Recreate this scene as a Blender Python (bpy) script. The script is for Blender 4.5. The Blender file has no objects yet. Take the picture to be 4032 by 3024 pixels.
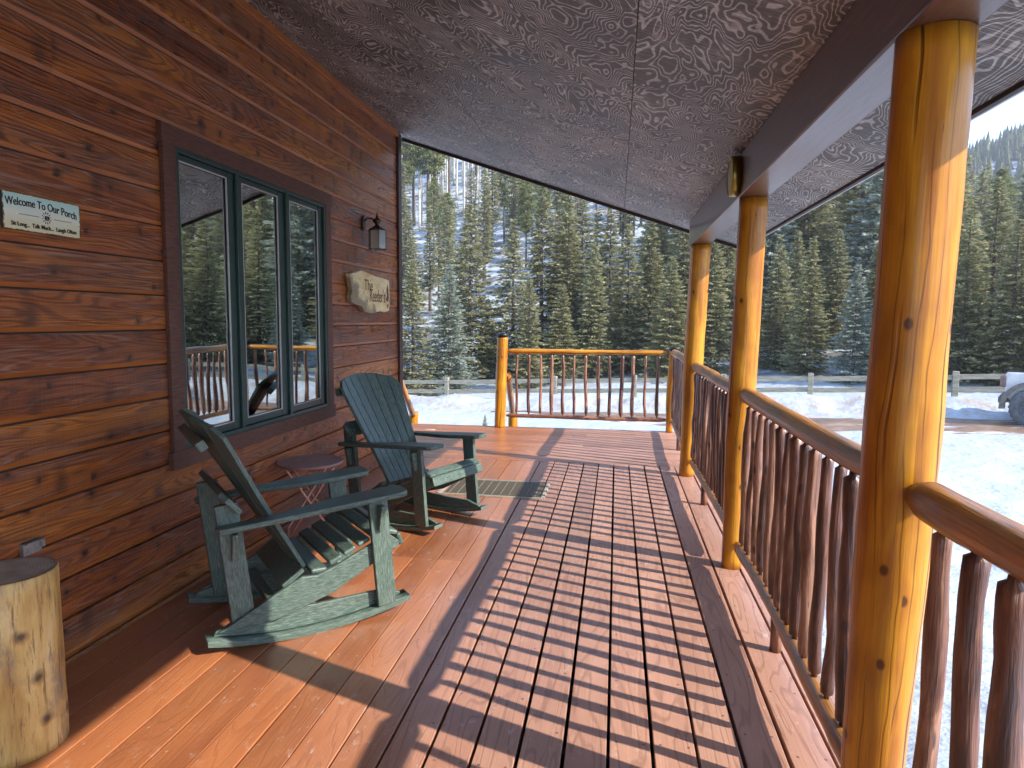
import bpy, bmesh, math, random
from mathutils import Vector, Matrix, noise
from math import radians, sin, cos, pi, sqrt, atan2

scene = bpy.context.scene
# ------------------------------------------------------------------ camera
cam_d = bpy.data.cameras.new('camera'); cam = bpy.data.objects.new('camera', cam_d)
scene.collection.objects.link(cam); scene.camera = cam
cam_d.sensor_fit = 'HORIZONTAL'; cam_d.sensor_width = 36; cam_d.lens = 24.107
cam_d.clip_start = 0.05; cam_d.clip_end = 3000
RT = Vector((0.98861113, 0.1503236, 0.00713027)); UP = Vector((-0.02123165, 0.09241192, 0.99549448)); FW = Vector((-0.14898739, 0.98430831, -0.09455107))
cam.matrix_world = Matrix(((RT.x, UP.x, -FW.x, 0), (RT.y, UP.y, -FW.y, 0), (RT.z, UP.z, -FW.z, 1.45), (0, 0, 0, 1)))

# ------------------------------------------------------------------ light
SUN = Vector((1.41, -0.53, 1.0)).normalized()
world = bpy.data.worlds.new('World'); scene.world = world; world.use_nodes = True
wn = world.node_tree.nodes; wl = world.node_tree.links; wn.clear()
sky = wn.new('ShaderNodeTexSky'); sky.sky_type = 'NISHITA'; sky.sun_disc = False
sky.sun_elevation = math.asin(SUN.z); sky.sun_rotation = atan2(SUN.x, SUN.y)
sky.altitude = 2500; sky.air_density = 0.9; sky.dust_density = 1.2; sky.ozone_density = 1.0
bg = wn.new('ShaderNodeBackground'); bg.inputs['Strength'].default_value = 0.15
wo = wn.new('ShaderNodeOutputWorld'); wl.new(sky.outputs[0], bg.inputs[0]); wl.new(bg.outputs[0], wo.inputs[0])
sd = bpy.data.lights.new('sun', 'SUN'); sd.energy = 2.05; sd.angle = radians(0.53); sd.color = (1.0, 0.93, 0.82)
so = bpy.data.objects.new('sun', sd); scene.collection.objects.link(so)
so.rotation_euler = SUN.to_track_quat('Z', 'Y').to_euler()
scene.view_settings.view_transform = 'Standard'; scene.view_settings.look = 'None'
scene.view_settings.exposure = 2.45; scene.view_settings.gamma = 1.0
scene.render.resolution_x = 1024; scene.render.resolution_y = 768
try:
    scene.cycles.max_bounces = 8; scene.cycles.diffuse_bounces = 5; scene.cycles.glossy_bounces = 3
    scene.cycles.transparent_max_bounces = 8; scene.cycles.caustics_reflective = False; scene.cycles.caustics_refractive = False
except Exception: pass

COL = scene.collection
random.seed(7)
R = random.Random(11)

# ------------------------------------------------------------------ naming helpers
def tag(o, label=None, cat=None, group=None, kind=None):
    if label: o['label'] = label
    if cat: o['category'] = cat
    if group: o['group'] = group
    if kind: o['kind'] = kind
    return o
def empty(name, loc=(0, 0, 0), rz=0, **k):
    o = bpy.data.objects.new(name, None); COL.objects.link(o); o.location = loc; o.rotation_euler = (0, 0, rz)
    o.empty_display_size = 0.1
    return tag(o, **k)
def copy_tree(o, parent=None):
    c = o.copy(); COL.objects.link(c)
    if parent is not None: c.parent = parent
    for ch in [x for x in bpy.data.objects if x.parent == o]: copy_tree(ch, c)
    return c

# ------------------------------------------------------------------ node helpers
class NT:
    def __init__(s, name, rough=0.5):
        s.m = bpy.data.materials.new(name); s.m.use_nodes = True; s.t = s.m.node_tree; s.n = s.t.nodes; s.l = s.t.links
        s.b = s.n['Principled BSDF']; s.b.inputs['Roughness'].default_value = rough
    def new(s, t, **k):
        x = s.n.new(t)
        for a, b in k.items(): setattr(x, a, b)
        return x
    def put(s, sock, v):
        if v is None: return
        if isinstance(v, bpy.types.NodeSocket): s.l.new(v, sock)
        elif isinstance(v, (int, float)) and sock.type == 'RGBA': sock.default_value = (v, v, v, 1)
        elif isinstance(v, (tuple, list)) and sock.type == 'RGBA': sock.default_value = tuple(v)[:3] + (1,)
        else: sock.default_value = v
    def math(s, op, a, b=0.5, c=None, clamp=False):
        x = s.new('ShaderNodeMath', operation=op, use_clamp=clamp); s.put(x.inputs[0], a); s.put(x.inputs[1], b)
        if c is not None: s.put(x.inputs[2], c)
        return x.outputs[0]
    def vmath(s, op, a, b):
        x = s.new('ShaderNodeVectorMath', operation=op); s.put(x.inputs[0], a); s.put(x.inputs[1], b); return x.outputs[0]
    def mix(s, f, a, b, mode='MIX'):
        x = s.new('ShaderNodeMix', data_type='RGBA', blend_type=mode); s.put(x.inputs[0], f); s.put(x.inputs[6], a); s.put(x.inputs[7], b); return x.outputs[2]
    def noise(s, vec, scale=1, detail=3, rough=0.55, dist=0.0, lac=2.0):
        x = s.new('ShaderNodeTexNoise'); s.put(x.inputs['Vector'], vec); x.inputs['Scale'].default_value = scale
        x.inputs['Detail'].default_value = detail; x.inputs['Roughness'].default_value = rough; x.inputs['Distortion'].default_value = dist
        return x.outputs[0]
    def spots(s, vec, keep=0.5):
        """2D cell distance, only a share of the cells carries a spot"""
        x = s.new('ShaderNodeTexVoronoi', feature='F1'); x.voronoi_dimensions = '2D'; s.put(x.inputs['Vector'], vec); x.inputs['Scale'].default_value = 1
        col = s.sep(x.outputs['Color'])[0]
        return s.math('ADD', x.outputs['Distance'], s.math('MULTIPLY', s.math('GREATER_THAN', col, keep), 9.0))
    def voro(s, vec, scale=1, feature='F1', rnd=1.0):
        x = s.new('ShaderNodeTexVoronoi', feature=feature); s.put(x.inputs['Vector'], vec); x.inputs['Scale'].default_value = scale
        x.inputs['Randomness'].default_value = rnd
        return x
    def ramp(s, f, *stops):
        x = s.new('ShaderNodeValToRGB'); s.put(x.inputs[0], f); e = x.color_ramp.elements
        e[0].position = stops[0][0]; e[1].position = stops[-1][0]
        def cc(c): return (c, c, c, 1) if isinstance(c, (int, float)) else tuple(c)[:3] + (1,)
        e[0].color = cc(stops[0][1]); e[1].color = cc(stops[-1][1])
        for p, c in stops[1:-1]: el = e.new(p); el.color = cc(c)
        return x.outputs[0]
    def mapr(s, v, a, b, c, d):
        x = s.new('ShaderNodeMapRange'); s.put(x.inputs[0], v)
        for i, q in enumerate((a, b, c, d)): x.inputs[i + 1].default_value = q
        return x.outputs[0]
    def scale(s, vec, sc):
        return s.vmath('MULTIPLY', vec, sc)
    def comb(s, x, y, z):
        c = s.new('ShaderNodeCombineXYZ')
        for i, q in enumerate((x, y, z)): s.put(c.inputs[i], q)
        return c.outputs[0]
    def sep(s, v):
        c = s.new('ShaderNodeSeparateXYZ'); s.put(c.inputs[0], v); return c.outputs
    def uv(s, woff=37.0):
        u = s.new('ShaderNodeUVMap', uv_map='UVMap').outputs[0]
        r = s.rnd()
        off = s.comb(s.math('MULTIPLY', r, woff), s.math('MULTIPLY', r, woff * 2.3), s.math('MULTIPLY', r, 91.7))
        return s.vmath('ADD', u, off)
    def rnd(s):
        return s.new('ShaderNodeAttribute', attribute_type='GEOMETRY', attribute_name='rnd').outputs['Fac']
    def obj(s): return s.new('ShaderNodeTexCoord').outputs['Object']
    def color(s, c): s.put(s.b.inputs['Base Color'], c); return s
    def rough(s, c): s.put(s.b.inputs['Roughness'], c); return s
    def coat(s, w, r=0.15): s.b.inputs['Coat Weight'].default_value = w; s.b.inputs['Coat Roughness'].default_value = r; return s
    def bump(s, h, strength=0.5, dist=0.01):
        x = s.new('ShaderNodeBump'); x.inputs['Strength'].default_value = strength; x.inputs['Distance'].default_value = dist
        s.put(x.inputs['Height'], h); s.l.new(x.outputs[0], s.b.inputs['Normal']); return s

def rings(t, vec, su, sv, freq, detail=2.0, dist=0.3):
    """annual-ring contours: a slow stretched noise cut into bands"""
    n = t.noise(t.scale(vec, (su, sv, 1)), 1, detail, 0.5, dist)
    return t.math('SINE', t.math('MULTIPLY', n, freq)), n

# ------------------------------------------------------------------ materials
def mat_siding():
    t = NT('stained_cedar', 0.42); v = t.uv(); r = t.rnd()
    s, n = rings(t, v, 0.42, 4.4, 230, 2.5, 0.35)
    line = t.mapr(s, -0.2, 0.9, 0, 1)
    s3, n3 = rings(t, v, 0.5, 7.0, 120, 1.0, 0.2)
    fib = t.noise(t.scale(v, (2.2, 210, 1)), 1, 4, 0.65)
    saw = t.noise(t.scale(v, (150, 5, 1)), 1, 2, 0.5)
    big = t.noise(t.scale(v, (0.9, 5.0, 1)), 1, 4, 0.62)
    gry = t.noise(t.vmath('ADD', t.scale(v, (0.8, 6.5, 1)), (7.3, 2.1, 0)), 1, 4, 0.6)
    kd = t.spots(t.vmath('ADD', t.scale(v, (6.5, 7.5, 1)), t.comb(t.math('MULTIPLY', t.noise(v, 19, 2), 0.35), t.math('MULTIPLY', t.noise(v, 23, 2), 0.35), 0)), 0.30)
    knot = t.mapr(kd, 0.05, 0.12, 1, 0); kh = t.mapr(kd, 0.1, 0.30, 0.6, 0)
    base = t.ramp(t.math('ADD', t.math('MULTIPLY', big, 0.8), t.math('MULTIPLY', r, 0.28)), (0.30, (0.15, 0.038, 0.011)), (0.50, (0.36, 0.098, 0.018)), (0.72, (0.58, 0.20, 0.028)))
    c = t.mix(t.mapr(gry, 0.46, 0.66, 0, 0.75), base, (0.16, 0.074, 0.050))
    c = t.mix(t.math('MULTIPLY', line, 0.52), c, (0.060, 0.020, 0.013))
    c = t.mix(t.math('MULTIPLY', t.mapr(s3, 0.75, 1.0, 0, 0.5), t.mapr(gry, 0.40, 0.60, 0.2, 1)), c, (0.36, 0.235, 0.18))
    c = t.mix(t.mapr(fib, 0.50, 0.68, 0, 0.7), c, (0.052, 0.019, 0.013))
    c = t.mix(t.mapr(fib, 0.42, 0.28, 0, 0.35), c, (0.38, 0.17, 0.085))
    c = t.mix(t.mapr(saw, 0.55, 0.8, 0, 0.22), c, (0.40, 0.18, 0.09))
    sm = t.spots(t.vmath('ADD', t.scale(v, (5.0, 2.4, 1)), t.comb(t.math('MULTIPLY', t.noise(t.scale(v, (8, 26, 1)), 1, 3), 0.3), 0, 0)), 0.38)
    c = t.mix(t.math('MULTIPLY', t.mapr(sm, 0.05, 0.26, 0.85, 0), t.mapr(fib, 0.3, 0.6, 0.5, 1)), c, (0.060, 0.024, 0.014))
    c = t.mix(kh, c, (0.10, 0.038, 0.022))
    c = t.mix(t.math('MULTIPLY', knot, 0.85), c, (0.026, 0.013, 0.010))
    t.color(c); t.rough(t.mapr(gry, 0.3, 0.7, 0.22, 0.42)); t.b.inputs['Specular IOR Level'].default_value = 0.36; t.coat(0.16, 0.22)
    h = t.math('ADD', t.math('MULTIPLY', line, 0.7), t.math('ADD', fib, t.math('MULTIPLY', saw, 0.5)))
    t.bump(h, 0.6, 0.004); return t.m
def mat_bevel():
    t = NT('bounce_lit_cedar_bevel', 0.4); v = t.uv()
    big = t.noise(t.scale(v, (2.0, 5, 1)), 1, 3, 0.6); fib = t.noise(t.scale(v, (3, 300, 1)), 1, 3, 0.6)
    c = t.ramp(big, (0.3, (0.24, 0.062, 0.012)), (0.6, (0.42, 0.135, 0.022)))  # less stained, with light bounced off the deck put into the orange
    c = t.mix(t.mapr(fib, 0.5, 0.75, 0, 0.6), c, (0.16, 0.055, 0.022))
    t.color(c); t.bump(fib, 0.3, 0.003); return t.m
def mat_plywood():
    t = NT('weathered_plywood', 0.6); o = t.obj(); r = t.rnd(); v = t.uv(13.0)
    s, n = rings(t, v, 1.25, 2.5, 290, 3.0, 0.35)
    s2, n2 = rings(t, v, 2.1, 3.6, 70, 2.0, 0.6)
    line = t.ramp(s, (0.35, 0.0), (0.85, 1.0))
    rough = t.noise(t.scale(v, (220, 10, 1)), 1, 2, 0.6)
    rough2 = t.noise(t.scale(v, (8, 160, 1)), 1, 3, 0.6)
    patch = t.noise(t.scale(v, (1.6, 1.9, 1)), 1, 4, 0.65)
    knots = t.spots(t.scale(v, (3.3, 7.4, 1)), 0.35)
    kn = t.mapr(knots, 0.08, 0.14, 1, 0)
    dark = t.mix(t.mapr(patch, 0.40, 0.62, 0, 1), (0.054, 0.050, 0.047), (0.140, 0.138, 0.132))
    lineamt = t.math('MULTIPLY', line, t.mapr(rough, 0.38, 0.60, 0.35, 1.0))
    lineamt = t.math('MULTIPLY', lineamt, t.mapr(patch, 0.3, 0.55, 0.45, 1.0))
    c = t.mix(lineamt, dark, (0.74, 0.80, 0.81))
    c = t.mix(t.mapr(rough, 0.50, 0.66, 0, 0.30), c, (0.38, 0.40, 0.40))
    streak = t.math('MULTIPLY', t.mapr(rough, 0.50, 0.62, 0, 1), t.mapr(patch, 0.50, 0.64, 0, 0.75))
    c = t.mix(streak, c, (0.60, 0.63, 0.63))
    c = t.mix(t.math('MULTIPLY', kn, 0.6), c, (0.42, 0.38, 0.36))
    c = t.mix(t.mapr(rough2, 0.52, 0.75, 0, 0.5), c, (0.045, 0.030, 0.026))
    t.color(c); t.bump(t.math('ADD', t.math('MULTIPLY', line, 0.7), rough2), 0.35, 0.003); t.rough(t.mapr(patch, 0.3, 0.7, 0.45, 0.65)); return t.m
def mat_log(name='honey_log', gloss=0.28, a=(0.40, 0.135, 0.012), b=(0.66, 0.30, 0.020), dark=(0.15, 0.045, 0.012), crack=0.8):
    t = NT(name, 0.36); v = t.uv()
    big = t.noise(t.scale(v, (1.6, 14, 1)), 1, 4, 0.6, 0.4)
    mot = t.noise(t.scale(v, (2.6, 5, 1)), 1, 3, 0.6)
    fib = t.noise(t.scale(v, (4, 190, 1)), 1, 3, 0.6)
    w = t.noise(t.scale(v, (1.4, 2, 1)), 1, 3, 0.5)
    cv = t.sep(t.vmath('ADD', t.scale(v, (1, 1, 1)), t.comb(0, t.math('MULTIPLY', w, 0.10), 0)))
    cr = t.math('ABSOLUTE', t.math('SUBTRACT', t.math('FRACT', t.math('MULTIPLY', cv[1], 5.2)), 0.5))
    gate = t.mapr(t.noise(t.scale(v, (0.9, 3, 1)), 1, 2, 0.5), 0.36, 0.50, 0, 1)
    ck = t.math('MULTIPLY', t.mapr(cr, 0.010, 0.024, 1, 0), gate)
    cr2 = t.math('ABSOLUTE', t.math('SUBTRACT', t.math('FRACT', t.math('MULTIPLY', cv[1], 19.0)), 0.5))
    ck2 = t.math('MULTIPLY', t.mapr(cr2, 0.015, 0.05, 0.7, 0), t.mapr(t.noise(t.scale(v, (2.1, 9, 1)), 1, 2, 0.5), 0.42, 0.54, 0, 1))
    kd = t.spots(t.scale(v, (4.6, 7.0, 1)), 0.42)
    kn = t.mapr(kd, 0.045, 0.085, 1, 0)
    halo = t.mapr(kd, 0.05, 0.30, 0.55, 0)
    c = t.mix(t.ramp(big, (0.35, 0), (0.68, 1)), a, b)
    c = t.mix(t.mapr(mot, 0.48, 0.74, 0, 0.65), c, dark)
    c = t.mix(halo, c, a)
    c = t.mix(t.mapr(fib, 0.5, 0.85, 0, 0.45), c, dark)
    c = t.mix(t.math('MULTIPLY', t.math('MAXIMUM', ck, ck2), crack), c, (0.025, 0.010, 0.006))
    c = t.mix(t.math('MULTIPLY', kn, 0.85), c, (0.06, 0.020, 0.009))
    t.color(c); t.coat(gloss, 0.14); t.b.inputs['Specular IOR Level'].default_value = 0.18
    h = t.math('SUBTRACT', t.math('MULTIPLY', fib, 0.25), t.math('ADD', t.math('MULTIPLY', ck, 2.0), t.math('MULTIPLY', kn, 0.4)))
    t.bump(h, 0.5, 0.006); return t.m
def mat_rail():
    t = NT('weathered_rail_log', 0.42); v = t.uv()
    nz = t.sep(t.new('ShaderNodeTexCoord').outputs['Object'])
    n = t.noise(t.scale(v, (1.3, 9, 1)), 1, 4, 0.65); fib = t.noise(t.scale(v, (4, 170, 1)), 1, 3, 0.6)
    gn = t.noise(t.scale(v, (2.2, 12, 1)), 1, 4, 0.7)
    c = t.mix(t.mapr(n, 0.42, 0.60, 0, 1), (0.55, 0.22, 0.028), (0.20, 0.085, 0.032))
    c = t.mix(t.mapr(gn, 0.50, 0.64, 0, 0.75), c, (0.21, 0.165, 0.13))
    c = t.mix(t.mapr(fib, 0.45, 0.8, 0, 0.6), c, (0.05, 0.025, 0.014))
    t.color(c); t.coat(0.35, 0.2); t.bump(t.math('ADD', t.math('MULTIPLY', fib, 0.5), gn), 0.6, 0.008); return t.m
def mat_bark():
    t = NT('peeled_branch', 0.4); v = t.uv()
    n = t.noise(t.scale(v, (3, 20, 1)), 1, 4, 0.65, 0.6); fib = t.noise(t.scale(v, (6, 160, 1)), 1, 3, 0.6)
    r = t.rnd()
    c = t.ramp(t.math('ADD', n, t.math('MULTIPLY', t.math('SUBTRACT', r, 0.5), 0.25)), (0.32, (0.050, 0.019, 0.012)), (0.5, (0.15, 0.055, 0.028)), (0.68, (0.34, 0.16, 0.085)))
    kd = t.spots(t.scale(v, (7, 22, 1)), 0.4)
    c = t.mix(t.mapr(kd, 0.10, 0.22, 0.85, 0), c, (0.03, 0.012, 0.008))
    c = t.mix(t.mapr(fib, 0.5, 0.85, 0, 0.5), c, (0.035, 0.014, 0.009))
    t.color(c); t.coat(0.3, 0.22); t.bump(t.math('ADD', n, t.math('MULTIPLY', fib, 0.5)), 0.8, 0.008); return t.m
def mat_deck():
    t = NT('painted_deck_boards', 0.4); v = t.uv(); r = t.rnd(); o = t.obj(); ox = t.sep(o)
    s, n = rings(t, v, 0.8, 6.0, 80, 2.0, 0.4)
    line = t.mapr(s, 0.6, 1.0, 0, 1); fib = t.noise(t.scale(v, (2.5, 230, 1)), 1, 3, 0.6)
    # foot traffic has faded the paint on the walkway side, it is richer towards the wall
    wob = t.math('MULTIPLY', t.math('SUBTRACT', t.noise(t.scale(o, (1.5, 0.8, 1)), 1, 3), 0.5), 0.9)
    wear = t.mapr(t.math('ADD', ox[0], wob), -1.15, -0.45, 0, 1)
    fresh = t.ramp(t.noise(t.scale(v, (1.2, 5, 1)), 1, 3, 0.6), (0.3, (0.30, 0.10, 0.040)), (0.7, (0.44, 0.16, 0.060)))
    faded = t.ramp(t.noise(t.scale(v, (0.9, 4, 1)), 1, 4, 0.65), (0.3, (0.37, 0.185, 0.125)), (0.7, (0.50, 0.275, 0.19)))
    tone = t.mapr(r, 0, 1, 0.80, 1.16)
    c = t.mix(wear, fresh, faded)
    c = t.mix(1.0, c, t.comb(tone, tone, tone), 'MULTIPLY')
    c = t.mix(t.math('MULTIPLY', line, t.mapr(wear, 0, 1, 0.10, 0.30)), c, (0.10, 0.036, 0.022))
    c = t.mix(t.mapr(fib, 0.5, 0.8, 0, 0.35), c, (0.14, 0.045, 0.026))
    sc = t.noise(t.vmath('ADD', t.scale(o, (9, 4, 1)), t.comb(t.noise(o, 3, 2), 0, 0)), 3, 6, 0.75)
    blot = t.mapr(t.noise(o, 1.7, 3, 0.6), 0.44, 0.60, 0, 1)
    c = t.mix(t.math('MULTIPLY', t.mapr(sc, 0.57, 0.66, 0, 0.75), blot), c, (0.56, 0.42, 0.34))
    dust = t.mapr(t.noise(o, 40, 3, 0.6), 0.64, 0.76, 0, 0.25); c = t.mix(dust, c, (0.5, 0.36, 0.28))
    # screw heads in rows over the joists
    uu = t.sep(t.new('ShaderNodeUVMap', uv_map='UVMap').outputs[0])
    fx = t.math('SUBTRACT', t.math('FRACT', t.math('DIVIDE', t.math('ADD', uu[0], t.math('MULTIPLY', r, 0.03)), 0.41)), 0.5)
    fy = t.math('SUBTRACT', t.math('ABSOLUTE', uu[1]), t.math('ADD', 0.040, t.math('MULTIPLY', r, 0.008)))
    d = t.math('SQRT', t.math('ADD', t.math('POWER', t.math('MULTIPLY', fx, 0.41), 2), t.math('POWER', fy, 2)))
    scw = t.mapr(d, 0.0045, 0.0065, 1, 0)
    c = t.mix(t.math('MULTIPLY', scw, 0.75), c, t.mix(t.mapr(wear, 0, 1, 0, 1), (0.42, 0.25, 0.17), (0.10, 0.05, 0.04)))
    t.color(c)
    rg = t.math('ADD', t.mapr(wear, 0, 1, 0.25, 0.50), t.math('MULTIPLY', t.noise(o, 5, 4, 0.6), 0.14))
    t.rough(rg); t.coat(0.25, 0.2)
    h = t.math('ADD', t.math('MULTIPLY', line, -0.5), t.math('ADD', t.math('MULTIPLY', fib, 0.8), t.math('MULTIPLY', scw, -1.5)))
    t.bump(h, 0.3, 0.003); return t.m
def mat_plastic():
    t = NT('green_recycled_plastic', 0.5); v = t.uv()
    st = t.noise(t.scale(v, (26, 190, 1)), 1, 4, 0.75, 0.3); big = t.noise(t.scale(v, (3, 9, 1)), 1, 3, 0.6)
    c = t.ramp(st, (0.36, (0.034, 0.055, 0.044)), (0.52, (0.088, 0.128, 0.103)), (0.72, (0.22, 0.265, 0.225)))
    c = t.mix(t.mapr(big, 0.35, 0.7, 0, 0.3), c, (0.045, 0.085, 0.07))
    t.color(c); t.rough(t.mapr(st, 0.4, 0.6, 0.36, 0.55)); t.bump(st, 0.25, 0.002); return t.m
def mat_simple(name, col, rough=0.5, metal=0.0, nscale=20, var=0.25, bump=0.1, coat=0.0, stretch=(1, 1, 1)):
    t = NT(name, rough); o = t.obj(); n = t.noise(t.scale(o, stretch), nscale, 4, 0.6)
    lo = tuple(x * (1 - var) for x in col); hi = tuple(min(1, x * (1 + var)) for x in col)
    t.color(t.ramp(n, (0.3, lo), (0.7, hi))); t.b.inputs['Metallic'].default_value = metal
    if coat: t.coat(coat, 0.1)
    if bump: t.bump(n, bump, 0.005)
    return t.m
def mat_snow():
    t = NT('snow', 0.6); o = t.obj()
    n1 = t.noise(o, 0.35, 5, 0.6); n2 = t.noise(o, 1.7, 5, 0.6); n3 = t.noise(o, 30, 3, 0.6)
    c = t.mix(t.mapr(n1, 0.35, 0.65, 0, 1), (0.39, 0.43, 0.475), (0.46, 0.49, 0.515))
    at = t.new('ShaderNodeAttribute', attribute_type='GEOMETRY', attribute_name='dirt').outputs['Fac']
    rd = t.new('ShaderNodeAttribute', attribute_type='GEOMETRY', attribute_name='litter').outputs['Fac']
    dn = t.mapr(t.noise(o, 2.2, 6, 0.72), 0.42, 0.62, 0, 1)
    c = t.mix(t.math('MULTIPLY', at, dn), c, (0.33, 0.25, 0.19))
    ln = t.mapr(t.noise(o, 0.6, 8, 0.78), 0.49, 0.56, 0, 1)
    c = t.mix(t.math('MULTIPLY', rd, ln), c, (0.11, 0.085, 0.06))
    t.color(c)
    try: t.b.inputs['Specular IOR Level'].default_value = 0.25
    except Exception: pass
    t.bump(t.math('ADD', t.math('MULTIPLY', n2, 1.0), t.math('MULTIPLY', n3, 0.03)), 0.6, 0.2); return t.m
def mat_road():
    t = NT('wet_gravel', 0.5); o = t.obj(); n = t.noise(o, 1.3, 5, 0.65); n3 = t.noise(o, 26, 3, 0.6)
    c = t.ramp(n, (0.3, (0.13, 0.075, 0.045)), (0.55, (0.24, 0.15, 0.095)), (0.7, (0.36, 0.26, 0.19)))
    c = t.mix(t.mapr(t.noise(t.scale(o, (0.4, 1.6, 1)), 1.4, 4, 0.6), 0.58, 0.66, 0, 0.8), c, (0.7, 0.69, 0.68))
    t.color(c); t.bump(n3, 0.5, 0.02); return t.m
def mat_foliage(name, lo, mid, hi):
    t = NT(name, 0.6); r = t.rnd()
    oi = t.new('ShaderNodeObjectInfo').outputs['Random']
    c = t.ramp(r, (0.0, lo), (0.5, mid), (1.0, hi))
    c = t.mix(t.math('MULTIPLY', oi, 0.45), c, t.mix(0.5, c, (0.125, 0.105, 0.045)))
    t.color(c)
    tr = t.new('ShaderNodeBsdfTranslucent'); t.put(tr.inputs[0], c)
    ms = t.new('ShaderNodeMixShader'); ms.inputs[0].default_value = 0.38
    t.l.new(t.b.outputs[0], ms.inputs[1]); t.l.new(tr.outputs[0], ms.inputs[2]); t.l.new(ms.outputs[0], t.n['Material Output'].inputs[0])
    try: t.b.inputs['Specular IOR Level'].default_value = 0.2
    except Exception: pass
    return t.m
def mat_trunk(name, a, b, sc=(6, 6, 1.2)):
    t = NT(name, 0.8); o = t.obj(); n = t.noise(t.scale(o, sc), 1, 4, 0.7); t.color(t.ramp(n, (0.3, a), (0.7, b))); t.bump(n, 0.6, 0.05); return t.m
def mat_glass(name='window_glass', refl=0.43, rgh=0.012):
    m = bpy.data.materials.new(name); m.use_nodes = True; n = m.node_tree.nodes; l = m.node_tree.links; n.clear()
    out = n.new('ShaderNodeOutputMaterial'); mx = n.new('ShaderNodeMixShader'); gl = n.new('ShaderNodeBsdfGlossy'); tr = n.new('ShaderNodeBsdfTransparent')
    gl.inputs['Roughness'].default_value = rgh; gl.inputs['Color'].default_value = (0.93, 1.0, 0.96, 1); tr.inputs[0].default_value = (0.88, 0.93, 0.90, 1)
    tc = n.new('ShaderNodeTexCoord'); nz = n.new('ShaderNodeTexNoise'); nz.inputs['Scale'].default_value = 2.2; nz.inputs['Detail'].default_value = 1
    bp = n.new('ShaderNodeBump'); bp.inputs['Strength'].default_value = 0.06; bp.inputs['Distance'].default_value = 0.02
    l.new(tc.outputs['Object'], nz.inputs['Vector']); l.new(nz.outputs[0], bp.inputs['Height']); l.new(bp.outputs[0], gl.inputs['Normal'])
    fr = n.new('ShaderNodeFresnel'); fr.inputs[0].default_value = 1.52
    ad = n.new('ShaderNodeMath'); ad.operation = 'MULTIPLY_ADD'; ad.inputs[1].default_value = 1.0; ad.inputs[2].default_value = refl; ad.use_clamp = True
    l.new(fr.outputs[0], ad.inputs[0]); l.new(ad.outputs[0], mx.inputs[0]); l.new(tr.outputs[0], mx.inputs[1]); l.new(gl.outputs[0], mx.inputs[2]); l.new(mx.outputs[0], out.inputs[0])
    return m
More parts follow.
